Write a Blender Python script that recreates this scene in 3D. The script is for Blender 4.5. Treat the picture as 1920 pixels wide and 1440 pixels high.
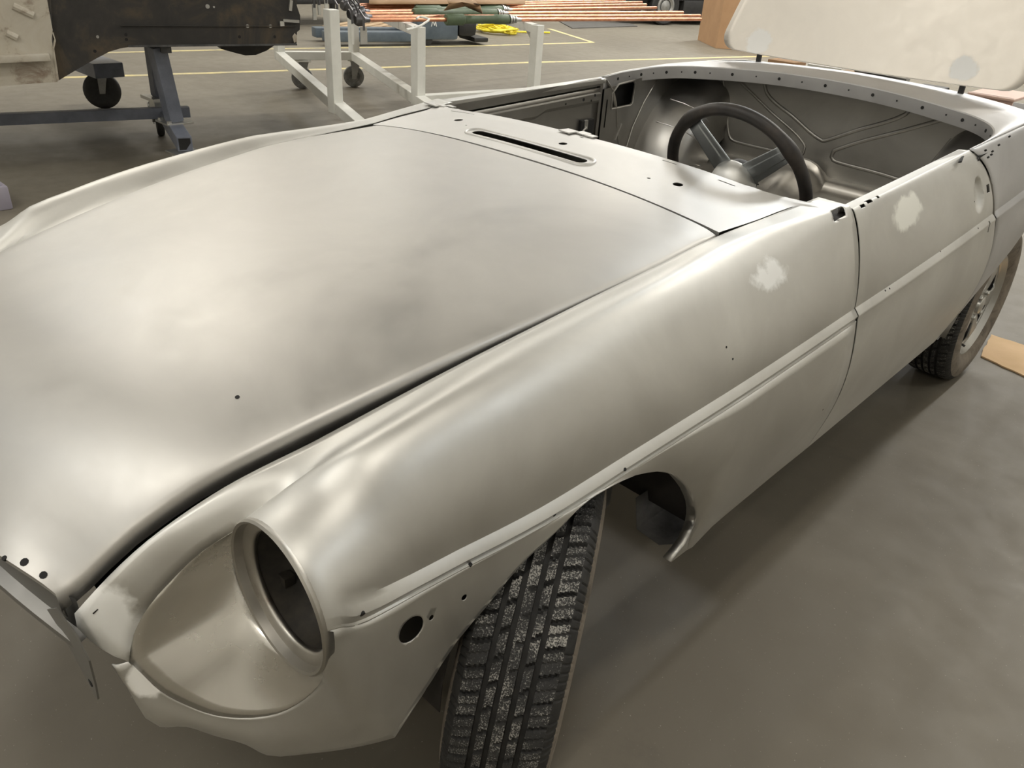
import bpy, bmesh, math, random
import numpy as np
from mathutils import Vector, Matrix
random.seed(4)
S = bpy.context.scene
COL = S.collection
PI = math.pi
for o in list(bpy.data.objects): bpy.data.objects.remove(o)

# ------------------------------------------------------------------ camera
CP = np.array([1.30144482, -0.89746599, 1.39339241])
YAW, PITCH, ROLL, FPX = -0.741645363, 0.515343894, 0.0677968119, 1489.82902
def cam_axes():
    cy, sy, cp, sp = math.cos(YAW), math.sin(YAW), math.cos(PITCH), math.sin(PITCH)
    d = np.array([sy*cp, cy*cp, -sp]); r = np.array([cy, -sy, 0.0]); u = np.cross(r, d)
    c, s = math.cos(ROLL), math.sin(ROLL)
    return c*r+s*u, -s*r+c*u, d
AR, AU, AD = cam_axes()
cam = bpy.data.objects.new('camera', bpy.data.cameras.new('camera'))
COL.objects.link(cam)
M = Matrix(((AR[0], AU[0], -AD[0], CP[0]), (AR[1], AU[1], -AD[1], CP[1]), (AR[2], AU[2], -AD[2], CP[2]), (0, 0, 0, 1)))
cam.matrix_world = M
cam.data.sensor_width = 36.0
cam.data.lens = FPX/1920*36.0
cam.data.clip_start = 0.02
S.camera = cam
def ray(u, v):
    d = AD+(u-960)/FPX*AR-(v-720)/FPX*AU
    return d/np.linalg.norm(d)
def at(u, v, x=None, y=None, z=None):
    """point of the sight line through a picture position on the plane x=, y= or z= (used to measure the place)"""
    d = ray(u, v); ax, val = (0, x) if x is not None else (1, y) if y is not None else (2, z)
    return CP+d*(val-CP[ax])/d[ax]

# ------------------------------------------------------------------ world, light, exposure
W = bpy.data.worlds.new('world'); S.world = W; W.use_nodes = True
W.node_tree.nodes['Background'].inputs[0].default_value = (0.9, 0.93, 1.0, 1)
W.node_tree.nodes['Background'].inputs[1].default_value = 0.05
S.view_settings.view_transform = 'Standard'; S.view_settings.look = 'None'
S.view_settings.gamma = 1.0; S.view_settings.exposure = 0.0
CEIL = 5.6
# (x, y, watts, colour) of the strip lamps hung in rows below the hall's ceiling
WARM, COOL = (1.0, 0.945, 0.85), (0.94, 0.975, 1.0)
LAMPS = [(-5.7, 0.7, 210, WARM), (-6.8, -5.6, 23, COOL), (-6.8, -2.6, 23, WARM), (-6.8, 4, 104, WARM), (-6.8, 7.3, 104, COOL),
         (-6.8, 10.6, 552, WARM), (-6.8, 14, 552, COOL), (-6.8, 17.5, 552, WARM), (-10.4, -5.6, 125, COOL), (-10.4, -2.6, 125, WARM),
         (-10.4, 0.7, 125, COOL), (-14, 0.7, 125, WARM), (-10.4, 4, 125, WARM), (-10.4, 7.3, 125, COOL), (-10.4, 10.6, 125, WARM),
         (-10.4, 14, 125, COOL), (-10.4, 17.5, 125, WARM), (-14, 5, 125, WARM), (-14, 9.5, 125, WARM), (-14, 14, 125, WARM),
         (-1.8, 7.3, 340, COOL), (-1.8, 11, 340, WARM), (-1.8, 15, 240, COOL), (-1.8, 19, 240, WARM), (1, 6.6, 300, WARM),
         (1, 10, 300, COOL), (1, 14, 300, WARM), (1.4, -0.6, 100, WARM), (-2.6, -3.4, 60, COOL), (-3, -6.6, 60, WARM),
         (0, -6, 60, COOL), (3, -6, 225, WARM), (4.6, 2, 99, COOL), (4.6, 6, 99, WARM), (-2, 2.4, 18, WARM),
         (-1.3, -3, 150, WARM)]  # last lamp added to brighten the floor beside the car's nose

# ------------------------------------------------------------------ materials
def mat(name, build=None, col=(.5, .5, .5), rough=.5, metal=0.0, **kw):
    m = bpy.data.materials.new(name); m.use_nodes = True
    nt = m.node_tree; b = nt.nodes['Principled BSDF']
    b.inputs['Base Color'].default_value = (*col, 1); b.inputs['Roughness'].default_value = rough
    b.inputs['Metallic'].default_value = metal
    for k, v in kw.items(): b.inputs[k.replace('_', ' ')].default_value = v
    if build: build(nt, b)
    return m
def N(nt, t, **kw):
    n = nt.nodes.new(t)
    for k, v in kw.items():
        if hasattr(n, k): setattr(n, k, v)
        else: n.inputs[k].default_value = v
    return n
def coords(nt): return N(nt, 'ShaderNodeTexCoord').outputs['Object']
def noise(nt, scale, detail=4, rough=.55, vec=None, dist=0.0, stretch=None):
    v = vec or coords(nt)
    if stretch:
        mp = N(nt, 'ShaderNodeMapping'); mp.inputs['Scale'].default_value = stretch
        nt.links.new(v, mp.inputs['Vector']); v = mp.outputs[0]
    n = N(nt, 'ShaderNodeTexNoise'); n.inputs['Scale'].default_value = scale
    n.inputs['Detail'].default_value = detail; n.inputs['Roughness'].default_value = rough
    n.inputs['Distortion'].default_value = dist
    nt.links.new(v, n.inputs['Vector']); return n.outputs['Fac']
def ramp(nt, fac, stops):
    r = N(nt, 'ShaderNodeValToRGB'); e = r.color_ramp.elements
    while len(e) < len(stops): e.new(0.5)
    for i, (p_, c) in enumerate(stops):
        e[i].position = p_; e[i].color = (*c, 1) if len(c) == 3 else c
    nt.links.new(fac, r.inputs[0]); return r.outputs[0]
def mrange(nt, fac, a, b, c, d):
    m = N(nt, 'ShaderNodeMapRange')
    for i, v in zip((1, 2, 3, 4), (a, b, c, d)): m.inputs[i].default_value = v
    nt.links.new(fac, m.inputs[0]); return m.outputs[0]
def mixc(nt, f, a, b):
    m = N(nt, 'ShaderNodeMix', data_type='RGBA')
    for s, v in (('A', a), ('B', b)):
        i = [k for k in m.inputs if k.name == s and k.type == 'RGBA'][0]
        if isinstance(v, tuple): i.default_value = (*v, 1)
        else: nt.links.new(v, i)
    nt.links.new(f, m.inputs[0]); return [o for o in m.outputs if o.type == 'RGBA'][0]
def mixf(nt, f, a, b):
    m = N(nt, 'ShaderNodeMix', data_type='FLOAT')
    for s, v in ((2, a), (3, b)):
        if isinstance(v, (int, float)): m.inputs[s].default_value = v
        else: nt.links.new(v, m.inputs[s])
    nt.links.new(f, m.inputs[0]); return m.outputs[0]
def bump(nt, b, h, strength, dist=.002):
    n = N(nt, 'ShaderNodeBump'); n.inputs['Strength'].default_value = strength; n.inputs['Distance'].default_value = dist
    nt.links.new(h, n.inputs['Height']); nt.links.new(n.outputs[0], b.inputs['Normal'])
def blob(nt, c, rad, wob=.5, scale=30, soft=.13):
    """mask of one smeared filler patch: ragged ellipsoid about c"""
    v = coords(nt)
    s = N(nt, 'ShaderNodeVectorMath', operation='SUBTRACT'); nt.links.new(v, s.inputs[0]); s.inputs[1].default_value = c
    d = N(nt, 'ShaderNodeVectorMath', operation='DIVIDE'); nt.links.new(s.outputs[0], d.inputs[0]); d.inputs[1].default_value = rad
    l = N(nt, 'ShaderNodeVectorMath', operation='LENGTH'); nt.links.new(d.outputs[0], l.inputs[0])
    n = noise(nt, scale, 5, .6, v)
    a = N(nt, 'ShaderNodeMath', operation='MULTIPLY_ADD'); nt.links.new(n, a.inputs[0]); a.inputs[1].default_value = wob*2
    nt.links.new(l.outputs['Value'], a.inputs[2])
    return mrange(nt, a.outputs[0], 1+wob-soft, 1+wob+soft, 1, 0)
def steel(name, lo=(.42, .41, .385), hi=(.60, .585, .55), r0=.34, r1=.50, patches=(), rust=0.0, bmp=.05, swirls=()):
    def f(nt, b):
        v = coords(nt)
        big = noise(nt, 3.2, 6, .62, v, .6)
        fine = noise(nt, 26, 5, .6, v, .3)
        scr = noise(nt, 60, 3, .5, v, 0, (1, .12, 1))
        c = ramp(nt, big, [(.30, lo), (.70, hi)])
        c2 = mixc(nt, mrange(nt, fine, .35, .8, 0, .35), c, tuple(x*.93 for x in hi))
        a = N(nt, 'ShaderNodeMath', operation='MULTIPLY_ADD'); a.inputs[1].default_value = .45
        nt.links.new(fine, a.inputs[0]); nt.links.new(big, a.inputs[2])
        rr = mrange(nt, a.outputs[0], .45, .95, r0, r1)
        me = None
        if rust:
            rm = mrange(nt, noise(nt, 7, 6, .7, v), .62, .8, 0, rust)
            c2 = mixc(nt, rm, c2, (.20, .12, .07))
        col, rgh = c2, rr
        for (sc_, sr, sw_, amt) in swirls:                          # circular sanding marks
            s_ = N(nt, 'ShaderNodeVectorMath', operation='SUBTRACT'); nt.links.new(v, s_.inputs[0]); s_.inputs[1].default_value = sc_
            l_ = N(nt, 'ShaderNodeVectorMath', operation='LENGTH'); nt.links.new(s_.outputs[0], l_.inputs[0])
            up_ = mrange(nt, l_.outputs['Value'], sr-sw_, sr, 0, 1); dn_ = mrange(nt, l_.outputs['Value'], sr, sr+sw_*.6, 1, 0)
            m1 = N(nt, 'ShaderNodeMath', operation='MULTIPLY'); nt.links.new(up_, m1.inputs[0]); nt.links.new(dn_, m1.inputs[1])
            m2 = N(nt, 'ShaderNodeMath', operation='MULTIPLY'); nt.links.new(m1.outputs[0], m2.inputs[0]); nt.links.new(mrange(nt, noise(nt, 5, 3, .5, v), .42, .62, 0, amt), m2.inputs[1])
            col = mixc(nt, m2.outputs[0], col, tuple(x*.72 for x in lo))
        mt = 1.0
        for (pc, pr, pcol) in patches:
            m_ = blob(nt, pc, pr)
            col = mixc(nt, m_, col, pcol); rgh = mixf(nt, m_, rgh, .75); mt = mixf(nt, m_, mt, 0.0)
        nt.links.new(col, b.inputs['Base Color']); nt.links.new(rgh, b.inputs['Roughness'])
        if not isinstance(mt, float): nt.links.new(mt, b.inputs['Metallic'])
        bump(nt, b, scr, bmp, .001)
    return mat(name, f, metal=1.0)
def spotted(name, a, c, scale=8, rough=.5, metal=0.0, lo=.35, hi=.7):
    return mat(name, lambda nt, b: nt.links.new(ramp(nt, noise(nt, scale, 6, .65), [(lo, a), (hi, c)]), b.inputs['Base Color']), rough=rough, metal=metal)
FILL = (.90, .91, .90)
M_BONNET = steel('sanded_steel_bonnet', (.485, .478, .460), (.585, .574, .548), .40, .52, swirls=[(tuple(at(1010, 590, z=.84)), .26, .10, .4), (tuple(at(1050, 610, z=.84)), .38, .06, .3), (tuple(at(640, 600, z=.80)), .14, .06, .3), (tuple(at(560, 640, z=.80)), .20, .07, .25)])
M_WING = steel('sanded_steel_wing', (0.540, 0.535, 0.512), (0.678, 0.673, 0.644), .41, .53,
               patches=[((.705, .492, .872), (.045, .072, .045), FILL), ((.444, -.722, .588), (.050, .06, .068), (.92, .92, .89)), ((.478, -.682, .495), (.025, .025, .028), (.88, .87, .83))])
M_WING2 = steel('sanded_steel_wing_plain', (0.540, 0.535, 0.512), (0.678, 0.673, 0.644), .41, .53)
M_DOOR = steel('sanded_steel_door', (0.552, 0.546, 0.523), (0.690, 0.684, 0.655), .46, .60, patches=[((.705, 1.10, .875), (.035, .085, .04), (.88, .88, .82))])
M_SCUT = steel('sanded_steel_scuttle', (0.598, 0.592, 0.575), (0.713, 0.707, 0.690), .46, .58)
M_REAR = steel('sanded_steel_rear', (0.473, 0.473, 0.479), (0.594, 0.594, 0.600), .44, .58)
M_LID = steel('sanded_steel_lid', (.74, .70, .635), (.84, .80, .735), .45, .6, patches=[(tuple(at(1424, 78, y=2.345)), (.055, .08, .05), (.93, .93, .91)), (tuple(at(1808, 130, y=2.345)), (.045, .08, .04), FILL)])
M_SCOOP = steel('polished_steel_scoop', (0.682, 0.671, 0.638), (0.814, 0.803, 0.770), .20, .30, bmp=.02)
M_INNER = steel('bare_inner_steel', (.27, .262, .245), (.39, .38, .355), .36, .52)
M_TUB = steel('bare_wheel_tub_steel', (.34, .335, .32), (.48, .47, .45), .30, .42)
M_SHELF = steel('bare_shelf_steel', (.56, .54, .50), (.70, .675, .63), .36, .5)
M_DARK = mat('dark_recess', col=(.012, .012, .012), rough=.8)  # near-black colour in place of the shade inside holes and openings
M_DIRTY = spotted('grimy_chassis_paint', (.035, .035, .036), (.13, .13, .13), 9, .6)
M_WELL = mat('underseal_and_shade_black', lambda nt, b: nt.links.new(ramp(nt, noise(nt, 9, 5), [(.3, (.010, .010, .010)), (.75, (.045, .038, .032))]), b.inputs['Base Color']), rough=.8)  # near-black in place of shade behind the bonnet gap, vent and wing slot
M_GRILLE = steel('dull_grille_steel', (.24, .24, .235), (.34, .335, .32), .45, .6)
M_ALU = steel('cast_aluminium', (.66, .66, .64), (.78, .78, .76), .46, .56)
M_SPOKE = steel('grey_spoke_metal', (.28, .30, .31), (.36, .38, .39), .42, .5)
M_RIM = steel('silver_wheel_rim', (.42, .42, .41), (.58, .58, .56), .28, .42)
def f_rubber(nt, b):
    c = ramp(nt, noise(nt, 40, 4), [(.3, (.012, .012, .012)), (.8, (.03, .029, .027))]); nt.links.new(c, b.inputs['Base Color'])
M_RUB = mat('tyre_rubber', f_rubber, rough=.7)
def f_block(nt, b):
    v = coords(nt)
    a = noise(nt, 420, 3, .7, v); g = noise(nt, 16, 3, .5, v)
    m = N(nt, 'ShaderNodeMath', operation='MULTIPLY_ADD'); m.inputs[1].default_value = .55
    nt.links.new(g, m.inputs[0]); nt.links.new(a, m.inputs[2])
    k = mrange(nt, m.outputs[0], .80, .95, 0, 1)
    nt.links.new(mixc(nt, k, (.028, .028, .028), (.40, .39, .36)), b.inputs['Base Color'])
    bump(nt, b, a, .35, .001)
M_BLOCK = mat('dusty_tread_rubber', f_block, rough=.8)
def f_side(nt, b):
    c = ramp(nt, noise(nt, 14, 6, .65, None, 1.0), [(.28, (.06, .052, .043)), (.45, (.17, .145, .115)), (.8, (.27, .235, .19))]); nt.links.new(c, b.inputs['Base Color'])
M_SIDE = mat('dusty_tyre_sidewall', f_side, rough=.85)
def f_leather(nt, b):
    c = ramp(nt, noise(nt, 22, 5), [(.35, (.010, .009, .009)), (.62, (.03, .024, .02)), (.85, (.09, .06, .045))]); nt.links.new(c, b.inputs['Base Color'])
    bump(nt, b, noise(nt, 180, 3), .25, .001)
M_LEATH = mat('worn_black_leather', f_leather, rough=.5)
def f_floor(nt, b):
    v = coords(nt)
    a = noise(nt, .55, 6, .6, v, .5); f = noise(nt, 8, 6, .65, v); s = noise(nt, 190, 2, .5, v)
    c = ramp(nt, a, [(.3, (.132, .116, .088)), (.7, (.200, .180, .140))])
    c = mixc(nt, mrange(nt, f, .45, .75, 0, .35), c, (.15, .132, .105))
    c = mixc(nt, mrange(nt, noise(nt, 2.1, 8, .75, v, 1.2), .60, .74, 0, .4), c, (.10, .088, .072))
    c = mixc(nt, mrange(nt, s, .70, .78, 0, .55), c, (.55, .53, .47))
    nt.links.new(c, b.inputs['Base Color'])
    nt.links.new(mrange(nt, f, .3, .7, .50, .64), b.inputs['Roughness'])
    bump(nt, b, f, .08, .003)
M_FLOOR = mat('worn_concrete', f_floor)
M_WALL = mat('painted_block_wall', lambda nt, b: nt.links.new(ramp(nt, noise(nt, 1.5, 5), [(.3, (.70, .68, .63)), (.7, (.78, .76, .71))]), b.inputs['Base Color']), rough=.85)
M_CEIL = mat('grey_ceiling', lambda nt, b: nt.links.new(ramp(nt, noise(nt, 1.0, 4), [(.3, (.66, .65, .62)), (.7, (.74, .73, .70))]), b.inputs['Base Color']), rough=.9)
M_YEL = mat('worn_yellow_paint', lambda nt, b: nt.links.new(ramp(nt, noise(nt, 5, 6, .7), [(.33, (.36, .33, .24)), (.55, (.60, .51, .25))]), b.inputs['Base Color']), rough=.7)
M_COPPER = spotted('copper_tube', (.66, .27, .155), (.86, .46, .30), 12, .34, 1.0)
M_GREEN = spotted('green_rubber_sleeve', (.085, .125, .07), (.12, .165, .095), 20, .55)
M_WHITEP = spotted('white_steel_paint', (.70, .70, .65), (.80, .80, .75), 6, .38)
M_BLUE = spotted('blue_grey_paint', (.12, .135, .17), (.185, .20, .245), 9, .42)
M_BLACKM = spotted('black_painted_metal', (.010, .010, .011), (.026, .025, .023), 9, .55)
def f_shell(nt, b):
    c = ramp(nt, noise(nt, 3.2, 7, .68, None, .6), [(.30, (.016, .016, .016)), (.50, (.034, .031, .028)), (.64, (.085, .064, .04)), (.8, (.045, .038, .03))]); nt.links.new(c, b.inputs['Base Color'])
M_SHELLB = mat('black_undercoated_panel', f_shell, rough=.62)
def f_cream(nt, b):
    n = noise(nt, 5.5, 7, .7, None, .6)
    c = ramp(nt, n, [(.30, (.20, .13, .09)), (.40, (.34, .29, .23)), (.48, (.50, .46, .38)), (.7, (.56, .53, .46))]); nt.links.new(c, b.inputs['Base Color'])
M_CREAM = mat('rusty_cream_panel', f_cream, rough=.6)
M_CARD = spotted('brown_cardboard', (.37, .22, .115), (.44, .27, .145), 3, .85)
M_CARDL = spotted('light_cardboard', (.58, .40, .22), (.66, .46, .27), 5, .85)
M_KRAFT = spotted('kraft_paper', (.30, .185, .095), (.37, .235, .125), 4, .8)
M_WOOD = spotted('pallet_wood', (.36, .25, .15), (.50, .37, .23), 9, .8)
M_TRUCK = spotted('blue_grey_truck_paint', (.075, .10, .125), (.12, .15, .18), 6, .5)
M_WMARK = mat('white_mark', col=(.8, .8, .78), rough=.6)
M_CABLE = spotted('yellow_cable', (.80, .66, .03), (.90, .78, .08), 20, .4)
M_MAT = spotted('dark_rubber_mat', (.075, .072, .066), (.11, .105, .095), 5, .8)
M_PINK = spotted('pale_pink_sheet', (.78, .52, .44), (.86, .64, .55), 3, .6)
M_GREY = spotted('grey_metal', (.26, .26, .25), (.38, .38, .36), 8, .45, .6)
M_ZINC = steel('zinc_hardware', (.50, .50, .48), (.68, .68, .66), .25, .4)
M_BOLT = steel('blackened_bolt_steel', (.10, .10, .11), (.22, .22, .23), .28, .42)
M_LILAC = spotted('lilac_grey_plastic', (.30, .28, .34), (.36, .34, .40), 4, .6)
M_LAMP = mat('lamp_housing', col=(.8, .8, .78), rough=.4)

# ------------------------------------------------------------------ mesh helpers
def link(name, me, m, parent=None):
    o = bpy.data.objects.new(name, me); COL.objects.link(o)
    for k in (m if isinstance(m, (list, tuple)) else [m]): me.materials.append(k)
    if parent:
        o.parent = parent
        o.matrix_parent_inverse = parent.matrix_world.inverted() if False else Matrix()
    return o
def place_local(bm, parent):
    if parent is not None:
        w = Matrix()
        q = parent
        while q is not None:
            w = q.matrix_basis @ w; q = q.parent
        bm.transform(w.inverted())
def fin(name, bm, m, parent=None, smooth=True, ang=38, norm=True):
    if norm: bmesh.ops.recalc_face_normals(bm, faces=bm.faces)
    place_local(bm, parent)
    me = bpy.data.meshes.new(name); bm.to_mesh(me); bm.free()
    if smooth:
        me.shade_smooth(); me.set_sharp_from_angle(angle=math.radians(ang))
    return link(name, me, m, parent)
def thing(name, label, cat, loc=(0, 0, 0), rz=0.0, group=None):
    o = bpy.data.objects.new(name, None); COL.objects.link(o)
    o.location = [float(v) for v in loc]; o.rotation_euler = (0, 0, rz); o.empty_display_size = .1
    o['label'] = label; o['category'] = cat
    if group: o['group'] = group
    return o
def tag(o, label, cat, group=None, kind=None):
    o['label'] = label; o['category'] = cat
    if group: o['group'] = group
    if kind: o['kind'] = kind
    return o
def struct(o): o['kind'] = 'structure'; return o
def add_grid(bm, P, mi=0):
    P = np.asarray(P, float); R_, C_ = P.shape[:2]
    vs = [[bm.verts.new(P[i, j]) for j in range(C_)] for i in range(R_)]
    for i in range(R_-1):
        for j in range(C_-1):
            q = [vs[i][j], vs[i][j+1], vs[i+1][j+1], vs[i+1][j]]
            try: f = bm.faces.new(q); f.material_index = mi
            except ValueError: pass
    return vs
def weld(bm, d=2e-4):
    bmesh.ops.remove_doubles(bm, verts=bm.verts, dist=d)
    bad = [f for f in bm.faces if f.calc_area() < 1e-10]
    if bad: bmesh.ops.delete(bm, geom=bad, context='FACES')
def solid(o, t, off=0.0):
    md = o.modifiers.new('thickness', 'SOLIDIFY'); md.thickness = t; md.offset = off
    return o
def bake(o):
    dg = bpy.context.evaluated_depsgraph_get(); dg.update()
    me = bpy.data.meshes.new_from_object(o.evaluated_get(dg)); o.modifiers.clear(); old = o.data; o.data = me
    bpy.data.meshes.remove(old)
    return o
def cut(o, bm, ang=38):
    """cut real holes through a thickened panel"""
    bmesh.ops.recalc_face_normals(bm, faces=bm.faces)
    me = bpy.data.meshes.new('cutter'); bm.to_mesh(me); bm.free()
    c = bpy.data.objects.new('cutter', me); COL.objects.link(c)
    md = o.modifiers.new('holes', 'BOOLEAN'); md.operation = 'DIFFERENCE'; md.object = c; md.solver = 'EXACT'
    bpy.context.view_layer.update(); bake(o)
    bpy.data.objects.remove(c); bpy.data.meshes.remove(me)
    o.data.shade_smooth(); o.data.set_sharp_from_angle(angle=math.radians(ang))
def add_box(bm, lo, hi, rot=None, mi=0, bev=0.0):
    lo, hi = np.array(lo, float), np.array(hi, float); c = (lo+hi)/2; s = hi-lo
    r = bmesh.ops.create_cube(bm, size=1.0)
    vs = r['verts']; bmesh.ops.scale(bm, vec=s, verts=vs)
    fs = list({f for v in vs for f in v.link_faces})
    for f in fs: f.material_index = mi
    if bev:
        es = list({e for v in vs for e in v.link_edges})
        b = bmesh.ops.bevel(bm, geom=es, offset=bev, segments=2, affect='EDGES', profile=.6)
        vs = list({v for f in b['faces'] for v in f.verts} | {v for v in vs if v.is_valid})
        for f in b['faces']: f.material_index = mi
    if rot is not None: bmesh.ops.transform(bm, matrix=rot, verts=vs)
    bmesh.ops.translate(bm, vec=c, verts=vs)
    return vs
def frame_of(d):
    d = np.array(d, float); d = d/np.linalg.norm(d)
    a = np.array([0, 0, 1.]) if abs(d[2]) < .9 else np.array([1., 0, 0])
    x = np.cross(a, d); x /= np.linalg.norm(x); return x, np.cross(d, x), d
def add_beam(bm, a, b, w, h, mi=0, bev=.004):
    """rectangular tube from a to b: w across (level), h along the other side"""
    a, b = np.array(a, float), np.array(b, float); x, y, d = frame_of(b-a); L = np.linalg.norm(b-a)
    r = Matrix(((x[0], y[0], d[0]), (x[1], y[1], d[1]), (x[2], y[2], d[2]))).to_4x4()
    c = (a+b)/2
    vs = add_box(bm, (-w/2, -h/2, -L/2), (w/2, h/2, L/2), None, mi, bev)
    bmesh.ops.transform(bm, matrix=Matrix.Translation(c) @ r, verts=vs)
def add_tube(bm, pts, r, n=10, cap=True, closed=False, mi=0):
    pts = np.asarray(pts, float); m = len(pts); rr = np.full(m, r) if np.isscalar(r) else np.asarray(r, float)
    rings = []; px = None
    for i in range(m):
        if closed: t = pts[(i+1) % m]-pts[i-1]
        else: t = pts[min(i+1, m-1)]-pts[max(i-1, 0)]
        t = t/(np.linalg.norm(t)+1e-12)
        if px is None: px, _, _ = frame_of(t)
        else:
            px = px-t*np.dot(px, t); px = px/(np.linalg.norm(px)+1e-12)
        py = np.cross(t, px)
        rings.append([bm.verts.new(pts[i]+rr[i]*(math.cos(2*PI*k/n)*px+math.sin(2*PI*k/n)*py)) for k in range(n)])
    for i in range(m if closed else m-1):
        A, B = rings[i], rings[(i+1) % m]
        for k in range(n):
            f = bm.faces.new([A[k], A[(k+1) % n], B[(k+1) % n], B[k]]); f.material_index = mi
    if cap and not closed:
        for R_ in (rings[0], rings[-1]):
            f = bm.faces.new(R_); f.material_index = mi
def add_lathe(bm, o, axis, prof, n=32, mi=0, x=None):
    """revolve (along, radius) pairs about the axis through o"""
    o = np.array(o, float); fx, fy, d = frame_of(axis)
    rings = []
    for (h, r) in prof:
        rings.append([bm.verts.new(o+d*h+max(r, 1e-5)*(math.cos(2*PI*k/n)*fx+math.sin(2*PI*k/n)*fy)) for k in range(n)])
    for A, B in zip(rings[:-1], rings[1:]):
        for k in range(n):
            f = bm.faces.new([A[k], A[(k+1) % n], B[(k+1) % n], B[k]]); f.material_index = mi
    for R_, (h, r) in ((rings[0], prof[0]), (rings[-1], prof[-1])):
        if r > 1e-4:
            f = bm.faces.new(R_); f.material_index = mi
def add_cyl(bm, a, b, r, n=20, mi=0): 
    a, b = np.array(a, float), np.array(b, float)
    add_lathe(bm, a, b-a, [(0, r), (np.linalg.norm(b-a), r)], n, mi)
def add_poly(bm, pts, t, mi=0):
    """flat outline with thickness vector t"""
    pts = np.asarray(pts, float); t = np.asarray(t, float)
    A = [bm.verts.new(q) for q in pts]; B = [bm.verts.new(q+t) for q in pts]
    fs = [bm.faces.new(A), bm.faces.new(B[::-1])]
    for i in range(len(A)):
        j = (i+1) % len(A); fs.append(bm.faces.new([A[i], B[i], B[j], A[j]]))
    for f in fs: f.material_index = mi
def pin(x, xs, ys):
    """smooth monotone cubic through the given stations (columns of ys allowed)"""
    xs = np.asarray(xs, float); ys = np.asarray(ys, float); x = np.atleast_1d(np.asarray(x, float))
    h = np.diff(xs); dl = np.diff(ys)/h; m = np.zeros(len(xs))
    m[0], m[-1] = dl[0], dl[-1]
    for i in range(1, len(xs)-1):
        if dl[i-1]*dl[i] > 0:
            w1, w2 = 2*h[i]+h[i-1], h[i]+2*h[i-1]; m[i] = (w1+w2)/(w1/dl[i-1]+w2/dl[i])
    i = np.clip(np.searchsorted(xs, x)-1, 0, len(xs)-2); t = np.clip((x-xs[i])/h[i], 0, 1)
    r = (2*t**3-3*t**2+1)*ys[i]+(t**3-2*t**2+t)*h[i]*m[i]+(-2*t**3+3*t**2)*ys[i+1]+(t**3-t**2)*h[i]*m[i+1]
    return r if len(r) > 1 else float(r[0])
def path(P, n):
    """n points evenly along a smooth curve through P (3-D)"""
    P = np.asarray(P, float); s = np.r_[0, np.cumsum(np.linalg.norm(np.diff(P, axis=0), axis=1))]
    t = np.linspace(0, s[-1], n)
    return np.stack([pin(t, s, P[:, k]) for k in range(P.shape[1])], 1)
def catmull(P, sub):
    """P: [rows][cols][3]; refine along rows with a centripetal-like spline; sub[i] pieces for gap i"""
    P = np.asarray(P, float); out = []
    n = len(P)
    for i in range(n-1):
        p0 = P[max(i-1, 0)]; p1 = P[i]; p2 = P[i+1]; p3 = P[min(i+2, n-1)]
        d1 = np.linalg.norm(p2-p1, axis=-1, keepdims=True)+1e-9
        d0 = np.linalg.norm(p1-p0, axis=-1, keepdims=True); d2 = np.linalg.norm(p3-p2, axis=-1, keepdims=True)
        m1 = (p2-p1) if i == 0 else d1*((p1-p0)/(d0+1e-9)*d1+(p2-p1)/d1*d0)/(d0+d1)
        m2 = (p2-p1) if i == n-2 else d1*((p2-p1)/d1*d2+(p3-p2)/(d2+1e-9)*d1)/(d1+d2)
        for k in range(sub[i]):
            t = k/sub[i]
            out.append((2*t**3-3*t**2+1)*p1+(t**3-2*t**2+t)*m1+(-2*t**3+3*t**2)*p2+(t**3-t**2)*m2)
    out.append(P[-1]); return np.array(out)
def punch(bm, c, n, poly, dmax=.05):
    """open a real hole in a single-skin panel: poly is the hole's outline (3-D points about c), n the panel normal"""
    c = np.array(c, float); n = np.array(n, float)/np.linalg.norm(n); e1, e2, _ = frame_of(n)
    pl = np.array([[np.dot(np.array(q)-c, e1), np.dot(np.array(q)-c, e2)] for q in poly]); R_ = np.max(np.hypot(pl[:, 0], pl[:, 1]))
    an = np.arctan2(pl[:, 1], pl[:, 0]); o_ = np.argsort(an); an = an[o_]; pl = pl[o_]
    def rad(t):                                                    # distance of the outline in direction t
        i = np.searchsorted(an, t) % len(an); a, b = pl[i-1], pl[i]; d = np.array([math.cos(t), math.sin(t)]); e = b-a
        den = d[0]*e[1]-d[1]*e[0]; return (a[0]*e[1]-a[1]*e[0])/den if abs(den) > 1e-12 else R_
    def loc(co):
        q = np.array(co)-c; return np.dot(q, e1), np.dot(q, e2), np.dot(q, n)
    for it in range(7):
        es = []
        for e in bm.edges:
            if e.calc_length() < R_*.20: continue
            m = loc((e.verts[0].co+e.verts[1].co)/2)
            if abs(m[2]) < dmax and math.hypot(m[0], m[1]) < R_*1.25+e.calc_length()*.6: es.append(e)
        if not es: break
        bmesh.ops.subdivide_edges(bm, edges=es, cuts=1, use_grid_fill=True)
    dele = []
    for f in bm.faces:
        m = loc(f.calc_center_median())
        if abs(m[2]) < dmax and math.hypot(m[0], m[1]) < rad(math.atan2(m[1], m[0])): dele.append(f)
    ed = {e for f in dele for e in f.edges}
    bmesh.ops.delete(bm, geom=dele, context='FACES')
    for v in {v for e in ed if e.is_valid and e.is_boundary for v in e.verts}:
        u, w, d = loc(v.co); k = rad(math.atan2(w, u))/max(1e-9, math.hypot(u, w)); v.co = Vector(c+e1*u*k+e2*w*k+n*d)
def circle3(c, n, r, k=28):
    e1, e2, _ = frame_of(n); return [np.array(c)+r*(math.cos(2*PI*i/k+.05)*e1+math.sin(2*PI*i/k+.05)*e2) for i in range(k)]
MX = np.array([-1.0, 1, 1])
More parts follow.
